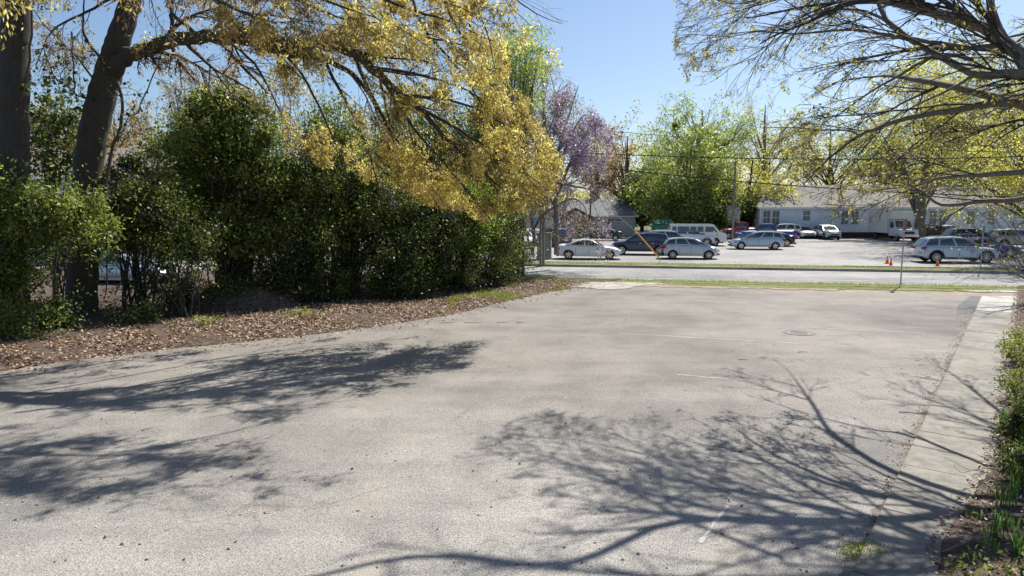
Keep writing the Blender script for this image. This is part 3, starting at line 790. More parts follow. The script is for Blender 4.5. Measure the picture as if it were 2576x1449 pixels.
def hanging_vine(pts, label, nl=60, rad=.03, leafsize=.13, sd=.2, subs=6):
    v = empty('vine', (0, 0, 0), 0, label, 'vine')
    _, q, rr = bough('stem', pts, [rad] * (len(pts) - 1) + [rad * .4], M['twig'], v, 5, 6, 1.2)
    r = random.Random(len(q) + nl); segs, tips = [], [tuple(p) for p in q]
    prm = dict(steps=(7, 5), bias=(Vector((0, 0, -.05)),), jit=.3, kids=(3,), ang=(.5, 1.2), ratio=.5, leaf_lvl=0)
    for _ in range(subs):
        grow(segs, tips, q[r.randrange(len(q))], rdir3(r), r.uniform(.6, 1.6), .012, 0, prm, r)
    if segs: seg_mesh('tendrils', segs, M['twig'], v)
    leaves('vine_leaves', spread_points(tips, nl, sd), leafsize, M['dark'], v, droop=.7, aspect=.8)
hanging_vine([P(296, 205, 22.8), P(308, 300, 22.8), P(290, 360, 22.8), P(268, 480, 22.9), P(250, 600, 23)], 'curving woody vine hanging from the leaning oak to the hedge', 160, .05, .12, .3, 14)
hanging_vine([P(180, 80, 23), P(186, 170, 23), P(190, 235, 23.2), P(212, 240, 23.3)], 'thin vine with dark heart shaped leaves left of the leaning oak', 120, .025, .15, .35, 14)
hanging_vine([P(110, 120, 22.5), P(135, 190, 22.5), P(165, 210, 22.6), P(190, 215, 22.8)], 'short leafy vine between the two big oak trunks', 90, .02, .15, .4, 12)
hanging_vine([P(420, 105, 21.5), P(360, 250, 22.2), P(345, 285, 22.5), P(315, 290, 22.8)], 'slender vine looping under the long golden limb', 60, .02, .1, .3, 12)

# ------------------------------------------------------------------ shrubs and small trees of the hedge
def blob(n, cen, rad, clumps, csd, rng=NR, shell=.5, flat=1.0):
    c = rng.normal(size=(clumps, 3)); c /= np.linalg.norm(c, axis=1)[:, None]
    c = c * (rng.random((clumps, 1)) ** shell) * np.array(rad) + np.array(cen)
    c = c[c[:, 2] > .15]
    idx = rng.integers(0, len(c), n)
    sc = (.35 + 1.3 * rng.random(len(c)) ** 1.5)[idx][:, None]
    pos = c[idx] + rng.normal(size=(n, 3)) * csd * sc * np.array([1, 1, flat])
    shade = rng.random(len(c))[idx]
    k = pos[:, 2] > .03
    return pos[k], shade[k], c
def shrub(name, base, blobs, mat, size, label, cat, nstem=10, r_stem=.05, bark='twig', droop=.1, aspect=.5, group=None, stem_parts=True, lean=0):
    t = empty(name, base, 0, label, cat, group)
    segs = []; PP, SS = [], []
    r = random.Random(int(base[0] * 31 + base[1] * 17) & 0xffff)
    for (n, cen, rad, cl, csd) in blobs:
        pos, sh, c = blob(n, cen, rad, cl, csd)
        PP.append(pos); SS.append(sh)
        for k in range(min(len(c), max(3, cl // 4))):
            e = Vector(c[r.randrange(len(c))]) - Vector(base)
            st = Vector((r.uniform(-.35, .35), r.uniform(-.35, .35), 0)) * (1 + r_stem * 8)
            prev = st; m = 6; d = e - st
            mid = st + Vector((d.x * .25, d.y * .25, d.z * .6)) + rdir3(r) * .2
            for i in range(1, m + 1):
                f = i / m
                p = st * (1 - f) ** 2 + mid * 2 * f * (1 - f) + e * f * f + (rdir3(r) * .06 if i < m else Vector())
                segs.append((*prev, *p, r_stem * r.uniform(.6, 1.1) * (1.02 - .85 * (i - 1) / m), r_stem * (1.02 - .85 * f))); prev = p
    bb = Vector(base)
    if segs: seg_mesh('stems', segs, M[bark], t, 4)
    leaves('foliage', np.concatenate(PP) - np.array(base), size, mat, t, droop, aspect, shade=np.concatenate(SS))
    return t
def B(px, py, D, wpx, hpx, depth, dens=1.0, cl=None, csd=.30):
    """leaf cloud seen around a picture point at distance D"""
    c = P(px, py, D); rx = wpx / 2 / F0 * D; rz = hpx / 2 / F0 * D
    n = int(dens * 2300 * rx * rz * (depth ** .35)); cl = cl or int(15 * rx * rz * depth ** .5) + 10
    return (n, tuple(c), (rx, depth, rz), cl, csd)
def base_at(px, D): q = P(px, 700, D); return Vector((q.x, q.y, 0))

shrub('broadleaf_shrub', base_at(-20, 20.8), [B(20, 520, 20.6, 330, 170, 1.0, 2.2), B(190, 560, 21.3, 220, 150, .8, 2.0), B(-50, 640, 20.4, 220, 280, 1.0, 1.6), B(30, 700, 20.6, 150, 180, .9, 1.2)], M['mid'], .125, 'tall glossy broadleaf shrub at the left edge in front of the thickest trunk', 'shrub', aspect=.45)
shrub('shrub', base_at(40, 19.8), [B(30, 810, 19.8, 190, 110, .6, 1.7), B(140, 790, 20.2, 120, 70, .5, 1.3)], M['mid'], .09, 'low green shrub on the leaf litter at the left edge', 'shrub', aspect=.5, r_stem=.02)
shrub('holly_tree', base_at(150, 25.5), [B(140, 345, 25.5, 100, 230, .9, 1.2), B(110, 430, 25.5, 120, 90, .9, 1.2)], M['dark'], .14, 'dark leafy small tree between the two big oak trunks', 'tree', r_stem=.05)
shrub('evergreen_tree', base_at(590, 27.5), [B(590, 270, 27.5, 210, 110, 1.5, 1.7), B(520, 360, 27.5, 300, 150, 1.7, 1.7), B(560, 480, 27.5, 380, 170, 1.8, 1.5), B(640, 400, 27.3, 220, 190, 1.6, 1.5), B(600, 600, 27.4, 320, 160, 1.6, 1.0)], M['mid'], .135, 'tallest rounded evergreen of the hedge, beside the leaning oak', 'tree', r_stem=.09, aspect=.5)
shrub('evergreen_shrub', base_at(340, 24.5), [B(330, 500, 24.5, 230, 190, 1.2, 1.5), B(400, 560, 24.3, 200, 180, 1.1, 1.2), B(290, 590, 23.6, 130, 110, .8, 1.0)], M['dark'], .12, 'dark dense shrub just right of the leaning oak, over the parked car', 'shrub', r_stem=.05)
shrub('holly_shrub', base_at(470, 23.8), [B(480, 610, 23.9, 180, 160, .9, .9), B(450, 700, 23.6, 180, 110, .8, .45)], M['dark'], .105, 'thin stemmed dark shrub beside the soil mound', 'shrub', r_stem=.045)
shrub('mixed_shrub', base_at(790, 27.8), [B(760, 560, 27.8, 260, 260, 1.4, 1.3), B(800, 440, 28.3, 200, 200, 1.4, .9), B(740, 680, 27.2, 260, 140, 1.1, 1.2)], M['dark'], .12, 'dark tangled shrub right behind the soil mound', 'shrub', r_stem=.06)
shrub('ligustrum_tree', base_at(870, 30), [B(830, 330, 30, 170, 170, 1.5, 1.1), B(890, 400, 30, 210, 190, 1.6, 1.1), B(880, 520, 29.6, 240, 200, 1.5, 1.3)], M['mid'], .12, 'mid green tree of the hedge half covered by golden limbs', 'tree', r_stem=.08)
shrub('evergreen_shrub', base_at(990, 29.3), [B(980, 560, 29.3, 280, 220, 1.5, 1.3), B(960, 680, 28.6, 260, 130, 1.2, 1.4)], M['dark'], .115, 'dark low shrub of the hedge behind the discarded tyre', 'shrub', r_stem=.06)
shrub('bamboo_shrub', base_at(1180, 31.5), [B(1180, 560, 31.5, 150, 170, 1.2, 1.7), B(1130, 480, 31.8, 200, 150, 1.3, 1.2), B(1195, 500, 31.2, 100, 130, 1.0, 1.2)], M['lime'], .115, 'bright yellow green shrub near the right end of the hedge', 'shrub', r_stem=.04, aspect=.4)
shrub('evergreen_shrub', base_at(1110, 30.5), [B(1100, 630, 30.5, 260, 170, 1.3, 1.5), B(1060, 540, 31, 200, 180, 1.4, 1.0)], M['dark'], .11, 'dark shrub below the bright yellow green one', 'shrub', r_stem=.05)
shrub('glossy_shrub', base_at(1230, 32.5), [B(1225, 630, 32.5, 170, 150, 1.3, 1.7), B(1250, 560, 33, 120, 150, 1.2, 1.0)], M['dark'], .10, 'glossy dark shrub closing the right end of the hedge', 'shrub', r_stem=.04)
shrub('privet_shrub', base_at(1295, 35), [B(1292, 640, 35, 100, 100, 1.2, 1.6), B(1280, 590, 35.5, 70, 80, .9, .8)], M['mid'], .085, 'pale twiggy privet at the road end of the hedge', 'shrub', r_stem=.02, bark='greytwig')
shrub('light_green_tree', base_at(1290, 37), [B(1290, 160, 37, 190, 190, 2.2, .5, csd=.3), B(1250, 250, 37, 170, 180, 2.0, .6, csd=.3), B(1330, 120, 37, 120, 110, 1.6, .35, csd=.35), B(1330, 220, 37, 100, 140, 1.6, .3, csd=.35), B(1235, 350, 37, 160, 160, 1.8, .6)], M['pale'], .12, 'tall light green tree rising behind the golden leaves', 'tree', r_stem=.08, bark='oak_bark')
shrub('green_understory', base_at(1280, 35.5), [B(1240, 430, 35.5, 170, 180, 1.6, .9), B(1180, 380, 36, 160, 200, 1.6, .8)], M['mid'], .12, 'green undergrowth tree behind the golden leaves above the bright shrub', 'tree', r_stem=.07)
shrub('green_understory', base_at(1080, 33), [B(1060, 330, 33, 240, 200, 1.4, .9), B(1140, 440, 33, 260, 160, 1.4, 1.0), B(980, 430, 33, 200, 160, 1.4, .9)], M['mid'], .125, 'green tree glimpsed through the golden limbs above the middle of the hedge', 'tree', r_stem=.07)
# dark twiggy hedge bottoms
for k, (px, D, w, h) in enumerate(((560, 25.6, 230, 90), (700, 27.0, 210, 95), (860, 27.8, 210, 95), (330, 22.3, 150, 60), (120, 21.5, 160, 70), (440, 25.5, 190, 70), (1010, 28.5, 170, 80), (1140, 30.5, 170, 80), (1250, 33.0, 140, 75))):
    lb = ('low dark ground shrub left of the soil mound', 'low dark ground shrub on the back of the soil mound', 'low dark ground shrub right of the soil mound', 'low dark ground shrub at the foot of the leaning oak', 'low ground shrub between the two big oak trunks', 'low dark ground shrub behind the left end of the soil mound', 'low dark ground shrub just left of the discarded tyre', 'low dark ground shrub just right of the discarded tyre', 'low dark ground shrub under the glossy one at the hedge end')[k]
    yy = 515 + 6748 / D - h * .45
    shrub('low_shrub', base_at(px, D), [B(px, yy, D, w, h, .7, 2.2)], M['dark'], .095, lb, 'shrub', r_stem=.02)
shrub('evergreen_shrub', base_at(170, 27), [B(150, 600, 27, 300, 200, .8, 1.0)], M['dark'], .12, 'dark shade shrub behind and between the two big oak trunks', 'shrub', r_stem=.04)
shrub('yellow_shrub', base_at(430, 33), [B(430, 610, 33, 130, 70, 1, 1.1)], M['lime'], .13, 'yellow green bush in sunshine behind the hedge, above the parked car', 'shrub', r_stem=.03)

# bare multi stem shrub thicket behind the hedge (grey stems against the sky)
def thicket(px, D, n, hgt, label, spread=1.5):
    r = random.Random(px); t = empty('bare_shrub', base_at(px, D), 0, label, 'shrub'); segs, tips = [], []
    prm = dict(steps=(10, 6, 4), bias=(Vector((0, 0, .03)),), jit=.10, kids=(7, 3), ang=(.25, .8), ratio=.38)
    for _ in range(n):
        d = Vector((r.uniform(-.35, .35), r.uniform(-.3, .3), 1)).normalized()
        grow(segs, tips, Vector((r.uniform(-spread, spread), r.uniform(-.8, .8), 0)), d, hgt * r.uniform(.75, 1.05), .035, 0, prm, r)
    seg_mesh('stems', segs, M['twig'], t)
    leaves('sparse_leaves', spread_points(tips, 700, .08), .08, M['brown'], t, .4)
thicket(650, 31, 16, 9.5, 'bare upright stems between the tall evergreen and the golden limbs', 2.4)
thicket(780, 31, 12, 9, 'bare upright stems behind the middle of the hedge', 2.0)
thicket(340, 29, 9, 8, 'bare stems just right of the leaning oak against the sky', 1.5)

# ------------------------------------------------------------------ wisteria covered tree at the end of the hedge
def wisteria():
    r = random.Random(21); D = 42.0
    base = base_at(1352, D)
    t = empty('wisteria_tree', base, 0, 'bare grey tree overgrown with purple flowering wisteria at the hedge end', 'tree')
    segs, tips = [], []
    prm = dict(steps=(9, 7, 6, 4), bias=(Vector((.02, 0, .0)), Vector((.01, 0, -.04)), Vector((0, 0, -.08))), jit=.22, kids=(8, 6), ang=(.4, 1.1), ratio=.5, leaf_lvl=1)
    def loc(px, py, D_): return P(px, py, D_) - base
    for (pts, rd) in [([(1400, 640, 42), (1398, 520, 42), (1390, 420, 42), (1370, 300, 42), (1365, 200, 42)], [.17, .14, .12, .09, .04]),
                      ([(1345, 620, 42), (1330, 480, 42), (1320, 380, 42), (1340, 260, 42)], [.12, .1, .08, .03]),
                      ([(1340, 640, 41), (1350, 560, 40.5), (1400, 520, 40), (1440, 540, 39.8)], [.08, .06, .04, .015]),
                      ([(1340, 640, 41), (1320, 560, 40.5), (1340, 480, 40), (1400, 440, 39.8)], [.08, .06, .04, .015]),
                      ([(1396, 500, 42), (1430, 420, 41.6), (1460, 360, 41.4), (1480, 320, 41.2)], [.12, .09, .06, .02]),
                      ([(1392, 440, 42), (1340, 350, 42.4), (1310, 260, 42.6), (1300, 190, 42.8)], [.1, .08, .05, .02]),
                      ([(1394, 460, 42), (1450, 470, 41.6), (1490, 480, 41.3), (1510, 500, 41.2)], [.08, .06, .04, .02]),
                      ([(1370, 560, 42), (1350, 500, 41.8), (1310, 470, 41.5), (1290, 480, 41.3)], [.08, .06, .04, .02]),
                      ([(1390, 420, 42), (1420, 330, 42), (1440, 260, 42), (1455, 215, 42)], [.09, .07, .04, .02]),
                      ([(1392, 400, 41.5), (1440, 330, 41), (1470, 290, 41), (1500, 300, 41)], [.07, .05, .03, .015]),
                      ([(1396, 520, 41.5), (1440, 500, 41), (1470, 520, 41), (1480, 560, 41)], [.06, .05, .03, .015]),
                      ([(1385, 380, 41.8), (1400, 300, 41.5), (1395, 230, 41.5), (1380, 175, 41.5)], [.07, .05, .03, .015]),
                      ([(1394, 480, 41.5), (1360, 440, 40.8), (1340, 400, 40.5), (1320, 380, 40.2)], [.06, .05, .03, .015])]:
        _, q, rr = bough('limb' if rd[0] < .2 else 'trunk', [loc(*p) for p in pts], rd, M['greytwig'], t, 5, 8, .4)
        poly_kids(q, rr, segs, tips, 2.3, prm, r, 1.8, 3.9, .12)
    def keepw(x, y, z):
        X_, Y_, Z_ = x + base.x, y + base.y, z; px = W0 + X_ / Y_ * F0; py = 515 - (Z_ - CAM_H) / Y_ * F0
        lim = np.interp(px, [1300, 1340, 1390, 1440, 1490, 1535, 1540], [240, 180, 170, 225, 290, 340, 900]) + 22 * mnoise.noise(Vector((px * .04, 0, 0)))
        return py > lim
    segs = [q for q in segs if keepw(q[3], q[4], q[5])]; tips = [q for q in tips if keepw(*q)]
    print('wisteria', len(segs))
    seg_mesh('twigs', segs, M['greytwig'], t)
    c = np.array(tips); c2 = c + np.array(base)
    ppx = W0 + c2[:, 0] / c2[:, 1] * F0; ppy = 515 - (c2[:, 2] - CAM_H) / c2[:, 1] * F0
    out = np.clip((ppx - 1340) / 100, .12, 1) * np.clip((520 - ppy) / 150, .15, 1)
    zone = np.array([mnoise.noise(Vector(p) * .6) for p in c]); out = out * np.clip(zone * 2.4 + .6, .04, 1.4)
    n = 21000; idx = NR.choice(len(c), n, p=out / out.sum())
    leaves('blossom', c[idx] + NR.normal(size=(n, 3)) * np.array([.1, .1, .16]), .12, M['purple'], t, .8, .45)
    n = 9000; idx = NR.integers(0, len(c), n)
    leaves('leaf_buds', c[idx] + NR.normal(size=(n, 3)) * .12, .09, M['bud'], t, .2)
wisteria()

# ------------------------------------------------------------------ background trees
def far_tree(px, D, top, wpx, bottom, mat, label, nl=14000, size=.3, name='tree', bark='twig', trunk=.35, kids=(8, 6, 4), clump=.35, nest=False, limb=9, dens_in=True, seed=None, tpx=None, grp=None, start=.25):
    base = base_at(tpx or px, D); Ht = P(px, top, D).z; rx = wpx / 2 / F0 * D
    r = random.Random(seed or px + 13)
    t = empty(name, base, 0, label, 'tree', grp)
    zb = P(px, bottom, D).z; cz = (Ht + zb) / 2; rz = (Ht - zb) / 2
    offx = P(px, 500, D).x - base.x
    fork = Vector((offx * .4, 0, max(1.2, zb + (Ht - zb) * .12)))
    pts = [Vector((0, 0, -.2)), Vector((r.uniform(-.2, .2), 0, fork.z * .5)), fork, Vector((offx * .8, 0, Ht * .62)), Vector((offx, 0, Ht * .92))]
    _, q, rr = bough('trunk', pts, [trunk * 1.15, trunk, trunk * .85, trunk * .45, trunk * .1], M[bark], t, 5, 9, .3)
    segs, tips = [], []
    prm = dict(steps=(6, 5, 4), bias=(Vector((0, 0, .05)), Vector((0, 0, .02))), jit=.16, kids=kids[1:], ang=(.35, .95), ratio=.55, leaf_lvl=1)
    for k in range(kids[0] + limb):
        a = r.uniform(0, 2 * math.pi); v = r.uniform(-.75, .95)
        e = Vector((offx + math.cos(a) * math.sqrt(1 - v * v) * rx * r.uniform(.75, 1), math.sin(a) * math.sqrt(1 - v * v) * rx * .8, cz + v * rz * r.uniform(.85, 1.0)))
        f = min(1, max(start * .3, (e.z / Ht) * r.uniform(.3, .7))); s = q[int(f * (len(q) - 1))]
        d = (e - s); L = d.length
        prev = s; lr = trunk * .42 * (1 - f * .7); m = 5
        mid = s + d * .45 + Vector((0, 0, L * .12)) + rdir3(r) * L * .07
        ch = []
        for i in range(1, m + 1):
            g = i / m; p = s * (1 - g) ** 2 + mid * 2 * g * (1 - g) + e * g * g
            segs.append((*prev, *p, lr * (1 - .8 * (i - 1) / m), lr * (1 - .8 * g)))
            for _ in range(2 if i > 1 else 0):
                sd_ = rdir3(r); dd = ((p - prev).normalized() * .8 + sd_ * .75).normalized()
                grow(segs, tips, prev + (p - prev) * r.random(), dd, L * r.uniform(.22, .42), max(.012, lr * .35 * (1 - .6 * g)), 0, prm, r)
            prev = p
        tips.append(tuple(e))
    seg_mesh('branches', segs, M[bark], t)
    if nl:
        c = np.array(tips)
        zone = np.array([mnoise.noise(Vector(p) * .35 + Vector((px, 0, 0))) for p in c]); w = np.clip(zone * 1.6 + .7, .12, 2)
        idx = NR.choice(len(c), nl, p=w / w.sum())
        leaves('foliage', c[idx] + NR.normal(size=(nl, 3)) * clump, size, M[mat], t, .1, .6, shade=np.clip(zone[idx] + .5, 0, 1))
    if nest:
        bc = P(2025 * 0 + 1500 * KS + 1700 * .3106 * KS, (200 + 570 * .3106) * KS, D) - base
        n = 900; v = NR.normal(size=(n, 3)); v /= np.linalg.norm(v, axis=1)[:, None]
        leaves('mistletoe', v * (NR.random((n, 1)) ** .4) * .62 + np.array(bc), .16, M['dark'], t)
    return t
far_tree(1575, 112, 322, 200, 500, 'orange', 'bare tree with rusty buds behind the house with the grey roof', 4200, .34, trunk=.55, kids=(10, 6, 4), clump=.25)
far_tree(1500, 118, 335, 120, 480, 'orange', 'smaller rusty budded tree right beside the wisteria', 2600, .34, trunk=.4)
far_tree(1655, 112, 350, 110, 480, 'pale', 'thin half bare tree between the rusty tree and the pale green one', 2200, .34, trunk=.35)
far_tree(1760, 98, 250, 250, 420, 'pale', 'tall airy pale green tree with a dark mistletoe ball', 6500, .32, trunk=.5, kids=(12, 7, 4), clump=.28, nest=True, limb=12)
far_tree(1725, 84, 345, 220, 592, 'olive', 'dense bright green tree behind the old passenger van', 30000, .30, trunk=.35, kids=(16, 6, 4), clump=.42, limb=26, start=.05)
far_tree(1780, 82, 470, 150, 592, 'mid', 'dark green leafy tree directly behind the passenger van', 12000, .27, trunk=.3, kids=(12, 6, 3), clump=.4, limb=14, start=.05)
far_tree(1915, 104, 235, 220, 440, 'yell', 'tall grey twiggy tree behind the middle utility pole', 3600, .30, trunk=.5, kids=(12, 7, 4), clump=.3, bark='greytwig')
far_tree(1890, 88, 380, 200, 560, 'yell', 'yellow green tree between the utility pole and the siding building', 8500, .28, trunk=.42, kids=(10, 6, 4), clump=.35, tpx=1858)
far_tree(1610, 90, 450, 110, 560, 'dark', 'round dark evergreen right of the grey roofed house', 11000, .26, trunk=.25, clump=.4, limb=14, start=.05)
far_tree(1875, 84, 500, 90, 592, 'dark', 'dark leafy shrub tree left of the siding building', 7000, .24, trunk=.25, clump=.4, limb=12, start=.05)
far_tree(2080, 108, 300, 260, 470, 'yell', 'budding tree rising behind the left half of the siding building', 5200, .3, trunk=.5, kids=(12, 7, 4), clump=.3)
far_tree(2230, 104, 300, 230, 470, 'pale', 'budding tree rising behind the right half of the siding building', 5200, .3, trunk=.45, kids=(12, 6, 4), clump=.3)
far_tree(2330, 76, 150, 420, 470, 'yell', 'big grey trunked tree in front of the siding building beside the box truck', 17000, .22, trunk=.5, kids=(16, 7, 4), clump=.3, limb=14, tpx=2303, bark='right_bark', start=.4)
far_tree(2500, 58, 110, 430, 540, 'yell', 'yellow green tree filling the right edge behind the near branches', 34000, .18, trunk=.4, kids=(16, 7, 4), clump=.28, limb=14, tpx=2640)
far_tree(2640, 44, 150, 330, 600, 'yell', 'golden green tree beyond the right end of the kerb', 20000, .15, trunk=.35, kids=(12, 6, 4), clump=.22, tpx=2700)
far_tree(2420, 92, 330, 300, 560, 'mid', 'darker green tree at the right end of the siding building', 8000, .28, trunk=.4, clump=.4, limb=12)
far_tree(120, 62, 240, 330, 430, 'orange', 'orange budded tree behind the brick house, left of the leaning oak', 7500, .2, trunk=.4, kids=(12, 7, 4), clump=.25)
far_tree(300, 66, 270, 200, 420, 'orange', 'orange budded tree behind the brick house, right of the leaning oak', 6000, .2, trunk=.35, kids=(10, 6, 4), clump=.25)
far_tree(480, 50, 180, 180, 420, 'orange', 'pale budded tree peeping over the hedge beside the tall evergreen', 3500, .16, trunk=.3, kids=(10, 6, 4), clump=.2)
far_tree(900, 60, 300, 300, 520, 'mid', 'green tree behind the middle of the hedge', 12000, .25, trunk=.35, clump=.4, limb=12)
far_tree(700, 58, 420, 260, 600, 'mid', 'green tree low behind the tall evergreen', 11000, .25, trunk=.35, clump=.4, limb=12, start=.1)
far_tree(1150, 70, 330, 300, 560, 'mid', 'green tree far behind the bright hedge shrub', 10000, .28, trunk=.35, clump=.45, limb=12, start=.1)
LINEM = plain('faded_line_paint', (.40, .385, .36), .9, var=.3, scale=3)
# distant wood closing the horizon
def wood(name, x0, x1, y, h, mat, n, label):
    x = NR.uniform(x0, x1, n); hh = h * (.7 + .3 * np.array([mnoise.noise(Vector((v * .06, y, 0))) for v in x]) + .12 * np.array([mnoise.noise(Vector((v * .3, y, 4))) for v in x]))
    z = NR.random(n) ** .75 * hh; yy = y + NR.uniform(-5, 5, n) + .08 * x
    sh = np.clip(.5 + .8 * np.array([mnoise.noise(Vector((a * .12, b_ * .2, 9))) for a, b_ in zip(x, z)]), 0, 1)
    o = leaves(name, np.stack([x, yy, z], 1), .75, M[mat], None, 0, .7, shade=sh); o['label'] = label; o['category'] = 'woods'
wood('distant_woods', -150, 170, 150, 10, 'yell', 22000, 'distant belt of budding trees closing the horizon')
wood('evergreen_woods', -90, 130, 132, 5.5, 'mid', 14000, 'low belt of green undergrowth behind the houses')

# ------------------------------------------------------------------ vehicles
def interp(xs, pts):
    px = [p[0] for p in pts]; py = [p[1] for p in pts]
    return float(np.interp(xs, px, py))
def make_wheel(parent, x, y, rad, width, rimmat, spokes, side):
    """wheel at x, y (y = outer face), side +1/-1"""
    w = empty('wheel', (0, 0, 0)); w.parent = parent; w.location = (x, y - side * width / 2, rad)
    mb = MB(); n = 28
    prof = [(rad * .66, -width / 2), (rad * .9, -width / 2), (rad, -width * .36), (rad, width * .36), (rad * .9, width / 2), (rad * .66, width / 2)]
    for (r_, o) in prof:
        for k in range(n):
            a = 2 * math.pi * k / n; mb.v.append((r_ * math.cos(a), o * side, r_ * math.sin(a)))
    for i in range(len(prof)):
        j = (i + 1) % len(prof)
        for k in range(n):
            k2 = (k + 1) % n; mb.f.append((i * n + k, i * n + k2, j * n + k2, j * n + k))
    mb.build('tyre', M['tyre'], w, 50)
    mb = MB(); yo = side * width * .42
    for (r0, r1, ya, yb) in ((rad * .60, rad * .68, yo, yo + side * .012),):
        for k in range(n):
            a = 2 * math.pi * k / n
            for (r_, o) in ((r1, yo - side * .05), (r1, yb), (r0, yb), (r0, yo - side * .05)): mb.v.append((r_ * math.cos(a), o, r_ * math.sin(a)))
        for k in range(n):
            k2 = (k + 1) % n
            for q in range(3): mb.f.append((k * 4 + q, k2 * 4 + q, k2 * 4 + q + 1, k * 4 + q + 1))
    for s in range(spokes):
        a = 2 * math.pi * s / spokes + .3
        M3 = Matrix.Rotation(-a, 3, 'Y')
        wd = rad * (.30 if spokes <= 5 else .17 if spokes < 9 else .11)
        c = M3 @ Vector((rad * .36, 0, 0)); c.y = yo - side * .01
        mb.box(c, (rad * .56, .03, wd), rot=M3)
    mb.tube([(0, yo - side * .02, 0), (0, yo + side * .012, 0)], rad * .16, 12)
    mb.build('rim', rimmat, w, 30)
    mb = MB(); mb.tube([(0, -side * width * .3, 0), (0, side * width * .2, 0)], rad * .64, 24)
    mb.build('brake_disc', M['hub'], w)
    return w

def car(name, label, loc, rz, pal, L=4.6, W=1.82, Hh=1.45, belt=((0, .90), (.18, .98), (.5, .93), (.72, .92), (.95, .72), (1, .6)), cab=(.06, .22, .60, .76), roof=None,
        wb=(.19, .81), wr=.33, clear=.2, wins=((.04, .30), (.33, .62), (.65, .965)), spokes=5, rim='rim', deck=None, grp=None, rails=False, taper=.14, plate=True, nose=.1, seams=(.30, .52, .72), cladding=False, mirror=True, open_back=None, wide=(.15, .6)):
    """x forward, origin at ground under the middle; belt = (fraction from the rear, height) of bonnet, shoulder and boot lid"""
    t = empty(name, loc, rz, label, 'car' if 'pickup' not in name and 'van' not in name else name.split('_')[-1], grp)
    pm = P_[pal]; hw = W / 2
    X = lambda f: (f - .5) * L
    wx = [X(wb[0]), X(wb[1])]; ar = wr * 1.17
    # stations
    st = set(np.linspace(0, 1, 27).tolist())
    for c in wx:
        for a in np.linspace(-1, 1, 13): st.add(min(1, max(0, (c + ar * math.sin(a * math.pi / 2)) / L + .5)))
        st.add((c - ar - .004) / L + .5); st.add((c + ar + .004) / L + .5)
    st = sorted(st)
    def zlow(x):
        z = clear + .02
        e = min(x - X(0), X(1) - x)
        if e < .35: z = clear + .02 + (.35 - e) * .25
        for c in wx:
            if abs(x - c) < ar: z = max(z, wr + math.sqrt(max(0, ar * ar - (x - c) ** 2)))
        return z
    def hwid(x):
        e = min(x - X(0), X(1) - x) / L
        return hw * (1 - .16 * max(0, 1 - e / wide[0]) ** 2.2)
    rings = []
    for f in st:
        x = X(f); zt = interp(f, belt); zl = zlow(x); w = hwid(x)
        zs = [zl, max(zl, clear + .16), max(zl, .40), max(zl + .01, .56), max(zl + .02, zt - .20), max(zl + .03, zt - .05), zt + .0, zt + .035, zt + .05]
        ys = [w * .94, w * .985, w * 1.0, w * 1.0, w * .985, w * .95, w * .88, w * .5, 0]
        ring = []
        for z, y in zip(zs, ys):
            q = (z - .55)
            e = (f - .5) * 2
            sh = 0
            if abs(e) > .8:      # rounded nose and tail in side view
                sh = -math.copysign((abs(e) - .8) / .2, e) * nose * ((q / .45) ** 2 if q > 0 else (q / .35) ** 2 * .7)
            # plan curve of bumper
            e2 = max(0, abs(e) - .86) / .14
            sh += -math.copysign(e2 * .16 * (y / w) ** 3, e)
            ring.append(Vector((x + sh, y, z)))
        rings.append(ring)
    K = len(rings[0]); mb = MB()
    for ring in rings:
        for p in ring: mb.v.append((p.x, p.y, p.z))
        for p in ring: mb.v.append((p.x, -p.y, p.z))
    for i in range(len(rings) - 1):
        a, b2 = i * 2 * K, (i + 1) * 2 * K
        for k in range(K - 1):
            mb.f.append((a + k, b2 + k, b2 + k + 1, a + k + 1)); mb.f.append((a + K + k, a + K + k + 1, b2 + K + k + 1, b2 + K + k))
        mb.f.append((a, a + K, b2 + K, b2))
    for i, flip in ((0, False), (len(rings) - 1, True)):
        a = i * 2 * K
        loop = [a + k for k in range(K)] + [a + K + k for k in reversed(range(K))]
        mb.f.append(tuple(loop if not flip else reversed(loop)))
    body = mb.build('body', pm, t, 38)
    # inner dark tub closes the wheel arches
    mb = MB(); mb.box((0, 0, (clear + .12 + wr * 2.2) / 2 - .02), (L * .93, W * .62, wr * 2.2 - clear)); mb.build('underbody', M['hub'], t)
    # cabin
    x0, x1, x2, x3 = [X(c) for c in cab]
    def surf(u, v, s):
        xb = x0 + (x3 - x0) * u; xt = x1 + (x2 - x1) * u
        x = xb + (xt - xb) * v
        fb = (xb / L + .5)
        zb = interp(fb, belt) - .01
        camber = Hh - .10 * (2 * u - 1.05) ** 2 * (1 if roof is None else roof) - .015
        z = zb + (camber - zb) * (v - .12 * v * (1 - v) * -1.0 if False else v)
        yb = hwid(xb) * .92; yt = hw * (.92 - taper) * (1 - .07 * (2 * u - 1) ** 2)
        y = yb + (yt - yb) * v + .035 * math.sin(v * math.pi)
        return Vector((x, s * y, z))
    NU, NV = 16, 5; mb = MB()
    for s in (1, -1):
        for i in range(NU + 1):
            for j in range(NV + 1): mb.v.append(tuple(surf(i / NU, j / NV, s)))
    off = (NU + 1) * (NV + 1)
    for i in range(NU):
        for j in range(NV):
            a = i * (NV + 1) + j
            mb.f.append((a, a + NV + 1, a + NV + 2, a + 1)); mb.f.append((off + a, off + a + 1, off + a + NV + 2, off + a + NV + 1))
    for e in (0, NU):
        for j in range(NV):
            a = e * (NV + 1) + j
            q = (a, a + 1, off + a + 1, off + a); mb.f.append(q if e == 0 else q[::-1])
    # roof with crown
    rb = len(mb.v)
